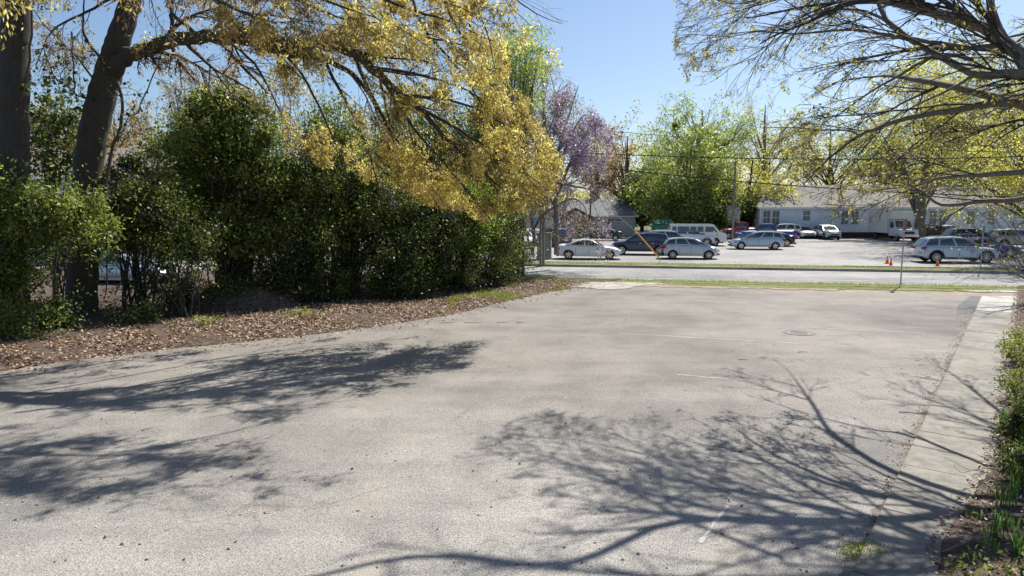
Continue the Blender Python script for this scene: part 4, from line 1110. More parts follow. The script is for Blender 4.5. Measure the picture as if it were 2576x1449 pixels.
    for i in range(NU + 1):
        for k in range(5):
            q = surf(i / NU, 1, 1); yy = q.y * (1 - k / 2)
            mb.v.append((q.x, yy, q.z + .045 * (1 - (yy / q.y) ** 2) * (1 if 0 < i < NU else .4)))
    for i in range(NU):
        for k in range(4):
            a = rb + i * 5 + k; mb.f.append((a, a + 1, a + 6, a + 5)[::-1])
    mb.build('roof', pm, t, 50)
    def patch(nm, mat, u0, u1, v0, v1, s, offs=.006, slant0=0, slant1=0, par=None, n=6):
        mb = MB()
        for i in range(n + 1):
            for j in range(4):
                v = v0 + (v1 - v0) * j / 3
                u = u0 + slant0 * j / 3 + (u1 + slant1 * j / 3 - u0 - slant0 * j / 3) * i / n
                q = surf(u, v, s); q.y += s * offs; mb.v.append(tuple(q))
        for i in range(n):
            for j in range(3):
                a = i * 4 + j; q = (a, a + 4, a + 5, a + 1); mb.f.append(q if s > 0 else q[::-1])
        return mb.build(nm, mat, par or t, 60)
    for s in (1, -1):
        for (a, b2) in wins: patch('window', M['cglass'], a, b2, .10, .86, s, slant0=.012, slant1=-.012)
    # windscreen and rear window
    for nm, u, a, b2 in (('windscreen', 1, .06, .94), ('rear_window', 0, .10, .90)):
        if open_back and u == 0: pass
        mb = MB(); sg = 1 if u else -1
        for i in range(7):
            g = -1 + 2 * i / 6
            for j in range(4):
                v = a + (b2 - a) * j / 3; q = surf(u, v, 1)
                mb.v.append((q.x + sg * (.008 + .035 * (1 - g * g)), q.y * g * .90, q.z + .004))
        for i in range(6):
            for j in range(3):
                k = i * 4 + j; q = (k, k + 4, k + 5, k + 1); mb.f.append(q if u else q[::-1])
        mb.build(nm, M['cglass'], t, 60)
    # door panel gaps and sills, as narrow dark strips just proud of the skin
    def side_pt(f, z, s, o=.004):
        x = X(f); zt = interp(f, belt); w = hwid(x)
        zz = [0, clear + .16, .40, .56, zt - .20, zt - .05, zt]; yy = [w * .94, w * .985, w, w, w * .985, w * .95, w * .88]
        return Vector((x, s * (float(np.interp(z, zz, yy)) + o), z))
    for s in (1, -1):
        for f in seams:
            zt = interp(f, belt); zz = np.linspace(clear + .2, zt - .02, 6)
            mb = MB()
            for z in zz:
                for d in (-.0045, .0045): mb.v.append(tuple(side_pt(f + d / 2, z, s)))
            for k in range(5): mb.f.append((2 * k, 2 * k + 1, 2 * k + 3, 2 * k + 2) if s < 0 else (2 * k, 2 * k + 2, 2 * k + 3, 2 * k + 1))
            mb.build('door_gap', M['seam'], t)
        for f in seams[:-1]:
            z = interp(f, belt) - .16; q = side_pt(f + .035, z, s, .012)
            MB().box(q, (.17, .03, .03)).build('door_handle', pm if pal not in ('navy',) else M['chrome'], t)
        if mirror:
            q = surf(.97, .08, s); mb = MB(); mb.box(q + Vector((-.04, s * .14, .06)), (.12, .2, .14), taper=.8)
            mb.build('mirror', pm if not cladding else M['blackplastic'], t)
        # sill
        mb = MB(); za = clear + .03
        a, b2 = wx[0] + ar + .03, wx[1] - ar - .03
        mb.box(((a + b2) / 2, s * (hw * .965), za + .05), (b2 - a, .05, .12)); mb.build('sill', M['blackplastic'] if cladding else pm, t)
        if cladding:
            for c in wx:
                mb = MB(); n = 14
                for k in range(n + 1):
                    an = math.pi * k / n
                    for (r_, o) in ((ar + .0, .008), (ar + .055, .012)): mb.v.append((c + r_ * math.cos(an), s * (hwid(c) + o), wr + r_ * math.sin(an)))
                for k in range(n): mb.f.append((2 * k, 2 * k + 1, 2 * k + 3, 2 * k + 2) if s > 0 else (2 * k, 2 * k + 2, 2 * k + 3, 2 * k + 1))
                mb.build('arch_trim', M['blackplastic'], t)
        # lamps
        zt = interp(.985, belt)
        q = Vector((X(1) - .20, s * hw * .73, zt - .10)); MB().box(q, (.34, .30, .13), rz=-s * .55, taper=.75).build('headlight', M['lamp'], t)
        zt = interp(.02, belt)
        q = Vector((X(0) + .14, s * hw * .78, zt - .14)); MB().box(q, (.24, .26, .17), rz=s * .45, taper=.85).build('taillight', M['tail'], t)
        for k, c in enumerate(wx): make_wheel(t, c, s * (hw - .03), wr, .22, M[rim], spokes, s)
        if rails:
            mb = MB(); mb.tube([surf(.12, 1, s) + Vector((0, -s * .1, .02)), surf(.3, 1, s) + Vector((0, -s * .1, .09)), surf(.75, 1, s) + Vector((0, -s * .1, .09)), surf(.9, 1, s) + Vector((0, -s * .1, .03))], .018, 6)
            mb.build('roof_rail', M['chrome'], t)
    MB().box((X(1) - .035, 0, .60), (.10, W * .42, .12)).build('grille', M['blackplastic'], t)
    MB().box((X(1) - .03, 0, .34), (.12, W * .62, .12)).build('air_intake', M['blackplastic'], t)
    MB().box((X(0) + .0, 0, .62), (.05, .34, .16)).build('number_plate', M['plate'], t)
    MB().box((X(0) + .08, 0, clear + .08), (.16, W * .72, .13)).build('rear_valance', M['blackplastic'], t)
    return t

ROADA = math.atan2(rdir.y, rdir.x)           # heading of the road (rightwards, nearer)
def spot(px, py, back=.9, z=.062):
    g = GS(px, py, z); return g + rnor * back
sedan = dict(L=4.65, W=1.82, Hh=1.43, belt=((0, .86), (.03, 1.0), (.16, 1.04), (.35, .97), (.6, .94), (.74, .93), (.9, .80), (.985, .66), (1, .55)), cab=(.13, .31, .56, .73), wins=((.12, .50), (.525, .93)), seams=(.30, .50, .70))
suv = dict(L=4.6, W=1.86, Hh=1.70, belt=((0, .92), (.02, 1.08), (.3, 1.08), (.6, 1.05), (.76, 1.05), (.92, .95), (.98, .85), (1, .62)), cab=(.005, .09, .58, .76), wins=((.05, .24), (.265, .56), (.585, .955)), wr=.36, clear=.25, seams=(.26, .47, .69), cladding=True)
hatch = dict(L=4.06, W=1.70, Hh=1.52, belt=((0, .90), (.03, 1.05), (.3, 1.04), (.6, .98), (.76, .95), (.92, .84), (.985, .70), (1, .55)), cab=(.0, .11, .60, .86), wins=((.07, .26), (.285, .56), (.585, .83), (.845, .93)), wr=.31, seams=(.30, .50, .72))
wagon = dict(L=4.62, W=1.78, Hh=1.58, belt=((0, .92), (.03, 1.04), (.3, 1.02), (.6, .97), (.76, .95), (.92, .83), (.985, .70), (1, .55)), cab=(.0, .10, .56, .83), wins=((.06, .27), (.29, .56), (.585, .82), (.835, .93)), wr=.32, seams=(.30, .50, .71))
bigsuv = dict(L=4.89, W=1.93, Hh=1.73, belt=((0, .98), (.02, 1.12), (.3, 1.10), (.6, 1.07), (.76, 1.07), (.92, .98), (.98, .88), (1, .62)), cab=(.01, .10, .60, .765), wins=((.035, .25), (.27, .56), (.585, .955)), wr=.38, clear=.25, seams=(.265, .47, .69), cladding=True)
pi = math.pi
lot = 'cars parked in the lot across the road'
c1 = car('sedan', 'white sedan parked nearest the utility pole behind the far kerb', spot(1764, 779), ROADA + .06, 'white', grp=lot, spokes=5, **sedan)
c2 = car('suv', 'dark navy SUV behind the leaning yellow guy guard', spot(1920, 765), ROADA + pi + .02, 'navy', grp=lot, spokes=10, rails=True, **suv)
c3 = car('hatchback', 'silver hatchback nearest the kerb, right of the leaning yellow guard', spot(2070, 778), ROADA + .06, 'silver', grp=lot, spokes=9, **hatch)
c4 = car('wagon', 'silver blue wagon parked alone right of the middle utility pole', spot(2273, 749), ROADA + pi + .06, 'bluesilver', grp=lot, spokes=5, **wagon)
c5 = car('sedan', 'black sedan behind the silver blue wagon', spot(2311, 739.5), ROADA + pi + .04, 'black', grp=lot, spokes=5, **sedan)
c6 = car('sedan', 'black sedan parked in front of the grey roofed house', spot(1803, 723), ROADA + pi + .08, 'black', grp=lot, spokes=9, **sedan)
c7 = car('sedan', 'black and grey sedan by the brick wall behind the cabinet', spot(1703, 714), ROADA + pi + .05, 'bronze', grp=lot, spokes=9, **sedan)
c8 = car('suv', 'dark SUV farthest back by the brick house', spot(1742, 704), ROADA + pi + .15, 'black', grp=lot, **suv)
c9 = car('suv', 'dark plum SUV seen from its tail beside the grey cabinet', spot(1655, 739), R(118), 'purple', grp=lot, **suv)
c10 = car('hatchback', 'silver car with its nose toward the road, left of the utility pole', spot(1592, 737), R(-75), 'silver', grp=lot, **wagon)
c11 = car('suv', 'white SUV half hidden behind the twiggy hedge end', spot(1556, 745), R(-75), 'white', grp=lot, **suv)
c12 = car('suv', 'white SUV nose out beyond the silver hatchback', spot(2072, 738), ROADA + .05, 'white', grp=lot, spokes=9, **suv)
c13 = car('suv', 'silver SUV with roof rails just behind the navy one', spot(2012, 752), ROADA + .04, 'lightsilver', grp=lot, rails=True, **suv)
c14 = car('sedan', 'white compact car facing the camera by the siding building', spot(2419, 717, 2.2), R(-92), 'white', grp=lot, **sedan)
c15 = car('suv', 'silver crossover facing the camera by the siding building', spot(2495, 720, 2.2), R(-92), 'lightsilver', grp=lot, L=4.3, W=1.78, Hh=1.62, **{k: v for k, v in suv.items() if k not in ('L', 'W', 'Hh')})
c16 = car('suv', 'white SUV seen from behind, right of the box truck', spot(2783, 716, 2.2), R(86), 'white', grp=lot, **suv)
c17 = car('suv', 'black SUV right of the white one seen from behind', spot(2838, 722, 2.2), R(86), 'black', grp=lot, **suv)
c18 = car('suv', 'big silver SUV with a round door emblem beside the orange cones', spot(2882, 790, .95), ROADA + .02, 'bluesilver', grp=lot, spokes=10, rails=True, **bigsuv)
c19 = car('sedan', 'deep blue car parked behind the big silver SUV', spot(2965, 772, .9), ROADA + .0, 'deepblue', grp=lot, **sedan)
c20 = car('suv', 'white SUV hidden behind the tailgate of the blue pickup', spot(2345, 716, 1.0), ROADA + pi + .1, 'white', grp=lot, **suv)
c21 = car('suv', 'dark blue SUV far behind the big silver SUV under the branches', spot(2925, 741, .9), ROADA + .05, 'deepblue', grp=lot, **suv)
c22 = car('suv', 'grey SUV at the right edge under the low branches', spot(3062, 745, .9), ROADA + .05, 'silver', grp=lot, **suv)
g = G(300, 716); c23 = car('sedan', 'silver blue sedan seen through the gap in the hedge', (g.x, g.y + .9, .0), R(-6), 'bluesilver', **sedan)
# emblem on the door of the big SUV
em = MB(); mb2 = MB()
def disc(mb, c, r0, r1, n=20, ysign=-1):
    b = len(mb.v)
    for k in range(n):
        a = 2 * pi * k / n
        mb.v.append((c[0] + r0 * math.cos(a), c[1], c[2] + r0 * math.sin(a))); mb.v.append((c[0] + r1 * math.cos(a), c[1], c[2] + r1 * math.sin(a)))
    for k in range(n):
        k2 = (k + 1) % n; mb.f.append((b + 2 * k, b + 2 * k + 1, b + 2 * k2 + 1, b + 2 * k2))
yy = -1.93 / 2 - .012
disc(em, (.62, yy, .80), .13, .155)
em.box((.60, yy, .84), (.05, .004, .10)); em.box((.66, yy, .83), (.04, .004, .12), rz=0); em.box((.62, yy, .755), (.15, .004, .03))
em.box((.30, yy, .95), (.22, .004, .035))
em.build('door_emblem', plain('emblem_print', (.30, .16, .30), .5, var=.3, scale=30), c18)

def bx_panel(mb, c, d): mb.box(c, d)
# pickup trucks
def pickup(label, loc, rz, pal, grp=None, L=5.9):
    t = car('pickup_truck', label, loc, rz, pal, L=L, W=2.0, Hh=1.92, belt=((0, 1.22), (.05, 1.25), (.38, 1.25), (.39, 1.25), (.7, 1.22), (.74, 1.2), (.93, 1.12), (.985, 1.05), (1, .65)),
            cab=(.36, .385, .60, .71), wins=((.05, .45), (.49, .95)), wr=.41, clear=.34, seams=(.36, .53, .695), wb=(.21, .82), spokes=6, grp=grp, taper=.1, roof=.4, nose=.05)
    mb = MB(); mb.box((-L * .32, 0, 1.29), (L * .33, 1.55, .03)); mb.build('bed_liner', M['blackplastic'], t)
    MB().box((-L * .5 - .04, 0, .58), (.14, 1.7, .16)).build('bumper', M['chrome'], t)
    return t
pickup('bright blue pickup truck parked behind the silver blue wagon', spot(2303, 728, 1.0), ROADA + pi + .06, 'blue', lot)
pickup('red pickup truck in the shade behind the middle utility pole', spot(2222, 718, 1.0), ROADA + pi + .25, 'red', lot, 5.2)

# old passenger van
def passenger_van():
    L, W, Hh = 5.35, 2.0, 2.05
    t = empty('passenger_van', spot(2090, 738, 1.0), ROADA + .05, 'old white passenger van with a row of side windows and a short nose', 'van', lot)
    pm = P_['oldwhite']; hw = W / 2
    prof = [(-2.62, .42), (-2.66, .8), (-2.62, 1.25), (-2.48, 1.98), (-2.38, 2.05), (1.35, 2.05), (1.50, 1.99), (2.02, 1.36), (2.58, 1.20), (2.68, 1.10), (2.70, .62), (2.66, .42)]
    wx = [-1.55, 1.62]; wr = .37; ar = .44
    bot = []
    for c in reversed(wx):
        for k in range(11):
            a = pi * k / 10; bot.append((c + ar * math.cos(a), wr + ar * math.sin(a)))
    prof2 = prof + [(x, z) for x, z in bot]
    mb = MB(); n = len(prof2)
    def yw(z): return hw * (1 - .09 * max(0, (z - 1.1) / .95) ** 1.6)
    for s in (1, -1):
        for (x, z) in prof2: mb.v.append((x, s * yw(z) * (.9 if x > 2.5 else 1), z))
    mb.f.append(tuple(range(n))); mb.f.append(tuple(n + i for i in reversed(range(n))))
    for i in range(n):
        j = (i + 1) % n; mb.f.append((i, n + i, n + j, j))
    mb.build('body', pm, t, 30)
    MB().box((0, 0, .62), (4.9, W * .64, .7)).build('underbody', M['hub'], t)
    for s in (1, -1):
        for (a, b2) in ((-2.40, -1.95), (-1.85, -.78), (-.68, -.12), (-.02, .52)):
            mb = MB(); z0, z1 = 1.34, 1.82
            q = [(a, z0), (b2, z0), (b2, z1), (a + (.06 if a < -2.2 else 0), z1)]
            mb.add([(x, s * (yw(z) + .012), z) for x, z in q], [(0, 1, 2, 3) if s < 0 else (3, 2, 1, 0)]); w_ = mb.build('window', M['cglass'], t)
            mb = MB()
            for k in range(4):
                (xa, za), (xb, zb) = q[k], q[(k + 1) % 4]
                mb.tube([(xa, s * (yw(za) + .012), za), (xb, s * (yw(zb) + .012), zb)], .018, 4)
            mb.build('window_frame', M['chrome'], w_)
        mb = MB(); q = [(.70, 1.34), (1.80, 1.34), (1.42, 1.82), (.70, 1.82)]
        mb.add([(x, s * (yw(z) + .012), z) for x, z in q], [(0, 1, 2, 3) if s < 0 else (3, 2, 1, 0)]); mb.build('window', M['cglass'], t)
        for xx in (.60, 1.78):
            MB().box((xx, s * (hw + .003), .9), (.022, .01, .86)).build('door_gap', M['seam'], t)
        MB().box((1.45, s * (hw + .12), 1.36), (.1, .2, .2)).build('mirror', M['chrome'], t)
        for c in wx: make_wheel(t, c, s * (hw - .02), wr, .22, P_['white'], 4, s)
        for zc, hh, m_ in ((.98, .1, 'lamp'),): MB().tube([(2.60, s * .7, .86), (2.72, s * .7, .86)], .11, 14).build('headlight', M[m_], t)
        MB().box((-2.66, s * .85, .9), (.04, .12, .3)).build('taillight', M['tail'], t)
    mb = MB(); mb.add([(1.545, -.80, 1.95), (1.545, .80, 1.95), (2.035, .88, 1.37), (2.035, -.88, 1.37)], [(0, 1, 2, 3), ]); mb.build('windscreen', M['cglass'], t)
    MB().box((2.70, 0, .86), (.05, 1.15, .26)).build('grille', M['blackplastic'], t)
    MB().box((2.78, 0, .52), (.12, 1.95, .14)).build('bumper', M['chrome'], t)
    MB().box((-2.74, 0, .52), (.12, 1.95, .14)).build('bumper', M['chrome'], t)
passenger_van()

def box_truck():
    b = spot(2697, 722, 0); t = empty('box_truck', b, R(-92), 'white box truck facing the camera with its cargo box above the cab', 'truck')
    mb = MB(); mb.box((-2.6, 0, 1.95), (4.4, 2.3, 2.3)); mb.box((-.15, 0, 2.72), (.9, 2.3, .76)); mb.build('cargo_box', P_['oldwhite'], t)
    mb = MB(); mb.box((-.2, 0, 3.115), (1.0, 2.34, .04)); mb.box((.32, 1.13, 1.9), (.04, .05, 2.4)) if False else None
    mb.build('box_trim', M['chrome'], t)
    pr = [(-.4, .55), (-.4, 2.2), (.35, 2.2), (.85, 1.45), (1.75, 1.25), (1.85, 1.1), (1.88, .55)]
    mb = MB(); n = len(pr)
    for s in (1, -1):
        for x, z in pr: mb.v.append((x, s * (.98 - .1 * max(0, z - 1.4)), z))
    mb.f.append(tuple(range(n))); mb.f.append(tuple(n + i for i in reversed(range(n))))
    for i in range(n):
        j = (i + 1) % n; mb.f.append((i, n + i, n + j, j))
    mb.build('cab', P_['white'], t)
    mb = MB(); mb.add([(.40, -.78, 2.13), (.40, .78, 2.13), (.865, .84, 1.50), (.865, -.84, 1.50)], [(0, 1, 2, 3)]); o = mb.build('windscreen', M['cglass'], t); o.location = (.012, 0, .008)
    for s in (1, -1):
        MB().add([(-.25, s * .99, 1.45), (.7, s * .99, 1.45), (.35, s * .945, 2.08), (-.25, s * .945, 2.08)], [(0, 1, 2, 3) if s < 0 else (3, 2, 1, 0)]).build('window', M['cglass'], t)
        MB().box((.75, s * 1.25, 1.6), (.06, .2, .42)).build('mirror', M['blackplastic'], t)
        MB().box((1.88, s * .72, .92), (.05, .28, .2)).build('headlight', M['lamp'], t)
        make_wheel(t, 1.25, s * .98, .38, .24, M['rim'], 6, s); make_wheel(t, -3.2, s * 1.05, .38, .24, M['rim'], 6, s)
    MB().box((1.89, 0, .92), (.05, 1.1, .26)).build('grille', M['blackplastic'], t)
    MB().box((1.95, 0, .60), (.14, 1.96, .18)).build('bumper', M['chrome'], t)
    MB().box((-2.4, 0, .6), (5, .9, .25)).build('chassis', M['hub'], t)
box_truck()

# ------------------------------------------------------------------ buildings
def siding_building():
    D = 81.0; base = base_at(1905, D)
    t = empty('siding_building', base, R(-2.0), 'long pale blue building with lap siding and grey hipped roof behind the lot', 'building')
    Lb = 36.0; eave = P(2100, 521, D).z; ridge = P(2100, 466, D + 6).z; Dp = 11.0
    wallm = plain('pale_blue_siding', (.68, .75, .84), .6, var=.04, scale=1.5)
    trim = plain('white_trim', (.74, .75, .76), .6, var=.04); base_m = plain('dark_brick_base', (.06, .035, .03), .9, var=.3, scale=8)
    rm, nt, b = nmat('grey_shingle'); co = objco(nt)
    br = N(nt, 'ShaderNodeTexBrick', Scale=1.0); br.inputs['Color1'].default_value = (.22, .21, .195, 1); br.inputs['Color2'].default_value = (.27, .26, .24, 1); br.inputs['Mortar'].default_value = (.14, .13, .12, 1)
    br.inputs['Brick Width'].default_value = .9; br.inputs['Row Height'].default_value = .3; br.inputs['Mortar Size'].default_value = .02
    nt.links.new(co, br.inputs['Vector']); n = noise_tex(nt, .7, 5, .6, co)
    nt.links.new(mixc(nt, .6, br.outputs[0], ramp(nt, n.outputs[0], [(.3, (.7, .7, .7)), (.7, (1.15, 1.15, 1.1))]).outputs[0], 'MULTIPLY'), b.inputs['Base Color']); b.inputs['Roughness'].default_value = .95
    MB().box((Lb / 2, Dp / 2 + .03, .35), (Lb - .1, Dp, .7)).build('foundation', base_m, t)
    wall = MB().box((Lb / 2, Dp / 2 + .04, .7 + (eave - .7) / 2), (Lb - .02, Dp - .06, eave - .7)).build('wall', wallm, t)
    rows = int((eave - .75) / .17)
    bd = MB(); a = .07; bd.add([(0, .055, 0), (Lb, .055, 0), (Lb, .012, .0), (0, .012, 0), (0, .055, .165), (Lb, .055, .165), (Lb, .045, .165), (0, .045, .165)], [(0, 3, 2, 1), (4, 5, 6, 7), (0, 1, 5, 4), (1, 2, 6, 5), (2, 3, 7, 6), (3, 0, 4, 7)])
    first = None
    for k in range(rows):
        if first is None: first = bd.build('clapboard', wallm, wall); o = first
        else: o = first.copy(); COL.objects.link(o); o.parent = wall
        o.location = (0, 0, .74 + k * .17)
    # roof
    ov = .45
    q = [(-ov, -ov, eave), (Lb + ov, -ov, eave), (Lb + ov, Dp + ov, eave), (-ov, Dp + ov, eave), (2.6, Dp / 2, ridge), (Lb - 2, Dp / 2, ridge)]
    mb = MB(); mb.add(q, [(0, 1, 5, 4), (1, 2, 5), (2, 3, 4, 5), (3, 0, 4), (3, 2, 1, 0)]); rf = mb.build('roof', rm, t)
    MB().box((Lb / 2, -ov - .01, eave - .09), (Lb + 2 * ov, .03, .20)).build('fascia', trim, rf)
    MB().tube([(.15, -.03, eave - .1), (.15, -.03, .6)], .05, 6).build('downspout', trim, t)
    MB().box((.02, -.0, .7 + (eave - .7) / 2), (.16, .05, eave - .7)).build('corner_board', trim, t)
    gl = plain('dull_window_glass', (.10, .12, .13), .12, var=.2, scale=1, spec=.8)
    screen = plain('window_screen', (.20, .22, .23), .6, var=.1)
    def win(pxs, z0, z1, w, ac=False, dark=False):
        x = (P(pxs * KS, 520, D).x - base.x)
        f = empty('window', (0, 0, 0)); f.parent = t; f.location = (x, -.02, 0)
        MB().box((0, .035, (z0 + z1) / 2), (w, .03, z1 - z0)).build('pane', gl if not dark else screen, f)
        mb = MB()
        for sx in (-1, 1): mb.box((sx * (w / 2 + .04), .02, (z0 + z1) / 2), (.09, .07, z1 - z0 + .18))
        mb.box((0, .02, z1 + .05), (w + .01, .07, .09)); mb.box((0, .02, z0 - .05), (w + .01, .09, .09)); mb.box((0, .022, (z0 + z1) / 2), (w, .05, .05))
        mb.box((0, .024, (z0 + z1) / 2), (.03, .04, z1 - z0)); mb.build('frame', trim, f)
        if ac: MB().box((0, -.12, z0 + .3), (w * .85, .45, .5)).build('air_conditioner', M['blackplastic'], f)
    zt = CAM_H - (632 - 614) / 2048 * D; zb = CAM_H - (672 - 614) / 2048 * D
    for px, dk in ((2301, 0), (2328, 0), (2419, 1), (2532, 1), (2561, 1), (2648, 0), (2790, 1), (2818, 1), (2900, 1), (2960, 1)): win(px, zb if px not in (2419, 2648) else (zb + .45), zt, .82, px == 2648, bool(dk))
siding_building()

def simple_house(name, label, x0, x1, D, eave_px, ridge_px, wallm, roofm, depth=9, wins=(), gable=False, chim=None, rot=0, brick=False):
    a = P(x0, 600, D); b2 = P(x1, 600, D); Lb = b2.x - a.x
    t = empty(name, (a.x, D, 0), R(rot), label, 'house')
    eave = P(x0, eave_px, D).z; ridge = P(x0, ridge_px, D + (0 if gable else depth / 2)).z
    MB().box((Lb / 2, depth / 2, eave / 2), (Lb, depth, eave)).build('wall', wallm, t)
    ov = .35
    if gable:
        q = [(-ov, -ov, eave - .1), (Lb + ov, -ov, eave - .1), (Lb / 2, -ov, ridge), (-ov, depth, eave - .1), (Lb + ov, depth, eave - .1), (Lb / 2, depth, ridge)]
        MB().add([(0, 0, eave), (Lb, 0, eave), (Lb / 2, 0, ridge - .25)], [(0, 1, 2)]).build('gable', wallm, t)
        mb = MB(); mb.add(q + [(v[0], v[1], v[2] + .12) for v in q], [(0, 2, 5, 3), (2, 1, 4, 5), (6, 9, 11, 8), (8, 11, 10, 7), (0, 6, 8, 2), (2, 8, 7, 1), (0, 3, 9, 6), (1, 7, 10, 4)])
    else:
        q = [(-ov, -ov, eave), (Lb + ov, -ov, eave), (Lb + ov, depth + ov, eave), (-ov, depth + ov, eave), (-ov, depth / 2, ridge), (Lb + ov, depth / 2, ridge)]
        mb = MB(); mb.add(q, [(0, 1, 5, 4), (1, 2, 5), (2, 3, 4, 5), (3, 0, 4), (3, 2, 1, 0)])
    rf = mb.build('roof', roofm, t)
    trim = M['trim']
    if not gable: MB().box((Lb / 2, -ov - .01, eave - .08), (Lb + 2 * ov, .03, .16)).build('fascia', trim, rf)
    for (px, py0, py1, w) in wins:
        x = P(px, 600, D).x - a.x; z1 = P(px, py0, D).z; z0 = P(px, py1, D).z
        f = empty('window', (0, 0, 0)); f.parent = t; f.location = (x, 0, 0)
        MB().box((0, -.015, (z0 + z1) / 2), (w, .04, z1 - z0)).build('pane', M['wpane'], f)
        mb = MB()
        for sx in (-1, 1): mb.box((sx * (w / 2 + .04), -.03, (z0 + z1) / 2), (.09, .08, z1 - z0 + .18))
        for zz in (z0 - .05, (z0 + z1) / 2, z1 + .05): mb.box((0, -.034, zz), (w + .01, .07, .07))
        mb.box((0, -.03, (z0 + z1) / 2), (.05, .06, z1 - z0)); mb.build('frame', trim, f)
    if chim:
        q = P(chim, ridge_px, D + depth / 2); MB().box((q.x - a.x, depth / 2, ridge + .3), (.9, .7, 1.5)).build('chimney', M['brick_flat'], rf)
    return t, Lb, eave
M['trim'] = plain('white_trim_paint', (.72, .72, .72), .6, var=.05)
M['wpane'] = plain('house_window_glass', (.05, .06, .07), .1, var=.1, spec=.8)
def brick_mat():
    m, nt, b = nmat('red_brick'); co = objco(nt)
    mp = nt.nodes.new('ShaderNodeMapping'); mp.inputs['Rotation'].default_value = (R(90), 0, 0); nt.links.new(co, mp.inputs[0])
    br = N(nt, 'ShaderNodeTexBrick', Scale=1.0); br.inputs['Color1'].default_value = (.20, .085, .06, 1); br.inputs['Color2'].default_value = (.27, .12, .085, 1); br.inputs['Mortar'].default_value = (.3, .27, .24, 1)
    br.inputs['Brick Width'].default_value = .22; br.inputs['Row Height'].default_value = .075; br.inputs['Mortar Size'].default_value = .008
    nt.links.new(mp.outputs[0], br.inputs['Vector']); nt.links.new(br.outputs[0], b.inputs['Base Color']); b.inputs['Roughness'].default_value = .9; return m
M['brick_flat'] = brick_mat()
M['tile'] = plain('brown_shingle', (.20, .155, .13), .95, var=.25, scale=5)
M['grey_roof'] = plain('grey_shingle_roof', (.17, .175, .18), .95, var=.15, scale=3)
M['cream'] = plain('cream_stucco', (.58, .55, .46), .8, var=.06, scale=1)
M['bwhite'] = plain('pale_wall', (.5, .5, .48), .8, var=.06, scale=1)
simple_house('grey_roofed_house', 'low house with grey shingle roof and red brick chimney behind the black sedan', 1435, 1597, 86, 543, 501, M['bwhite'], M['grey_roof'], 10, wins=((1545, 551, 565, 1.8), (1500, 551, 566, 1.2)), chim=1493)
simple_house('brick_house', 'brown brick house with a low gable beside the cream wall', 1398, 1495, 80, 552, 524, M['brick_flat'], M['tile'], 9, gable=True)
simple_house('cream_building', 'cream stucco building behind the utility pole', 1322, 1411, 77, 524, 516, M['cream'], M['grey_roof'], 9)
simple_house('brick_house', 'brick house with brown roof behind the two big oaks', -60, 600, 52, 425, 372, M['brick_flat'], M['tile'], 10, wins=((353, 432, 462, .9), (120, 432, 462, 1.3), (470, 432, 462, .9)))
simple_house('pale_garage', 'pale blue garage glimpsed left of the leaning oak', 40, 175, 45, 452, 436, plain('pale_blue_wall', (.5, .58, .68), .7, var=.05), M['grey_roof'], 5)
# white shed wall with louvres beside the middle pole
sh = empty('white_shed', base_at(1838, 80), 0, 'small white louvred shed left of the middle utility pole', 'shed')
z0 = P(1838, 560, 80).z; z1 = P(1838, 521, 80).z
MB().box((0, 1.2, z1 / 2), (1.6, 2.4, z1)).build('wall', M['bwhite'], sh)
MB().box((0, 1.2, z1 + .06), (1.9, 2.7, .12)).build('roof', M['grey_roof'], sh)
for k in range(9):
    MB().box((-.3, -.03, z0 + .15 + k * (z1 - z0 - .3) / 9), (.8, .04, .07)).build('louvre', M['trim'], sh)

# ------------------------------------------------------------------ dumpster, fence, poles, wires, signs, cones
du = empty('dumpster', Vector((PS(1990, 660, 77).x, 77, .06)), R(-4), 'green dumpster with pale lettering left of the passenger van', 'dumpster')
du.scale = (1.0, 1.0, 1.22)
gm = plain('green_dumpster_paint', (.015, .16, .10), .5, var=.15, scale=3)
MB().add([(-1.1, -.8, .1), (1.1, -.8, .1), (1.1, .9, .1), (-1.1, .9, .1), (-1.1, -.95, 1.35), (1.1, -.95, 1.35), (1.1, .95, 1.7), (-1.1, .95, 1.7)], [(0, 3, 2, 1), (4, 5, 6, 7), (0, 1, 5, 4), (1, 2, 6, 5), (2, 3, 7, 6), (3, 0, 4, 7)]).build('bin', gm, du)
MB().box((-.55, 0, 1.60), (1.06, 1.9, .05), rot=Matrix.Rotation(.19, 3, 'X')).build('lid', gm, du); MB().box((.55, 0, 1.60), (1.06, 1.9, .05), rot=Matrix.Rotation(.19, 3, 'X')).build('lid', gm, du)
for k, (x, w, h) in enumerate(((.15, .10, .16), (.28, .09, .16), (.41, .10, .16), (.54, .08, .12), (.72, .06, .34))):
    mb = MB(); mb.box((x, -.95, .85), (w, .02, .03)); mb.box((x, -.95, .85 - h / 2), (w, .02, .03)); mb.box((x - w / 2, -.95, .85 - h / 4), (.025, .021, h / 2 + .02)); mb.box((x + w / 2, -.95, .85 - h / 4), (.025, .021, h / 2 + .02))
    mb.build('letter', M['plate'], du)
for sx in (-1, 1): MB().box((sx * 1.18, 0, .95), (.16, 1.0, .16)).build('fork_pocket', gm, du)

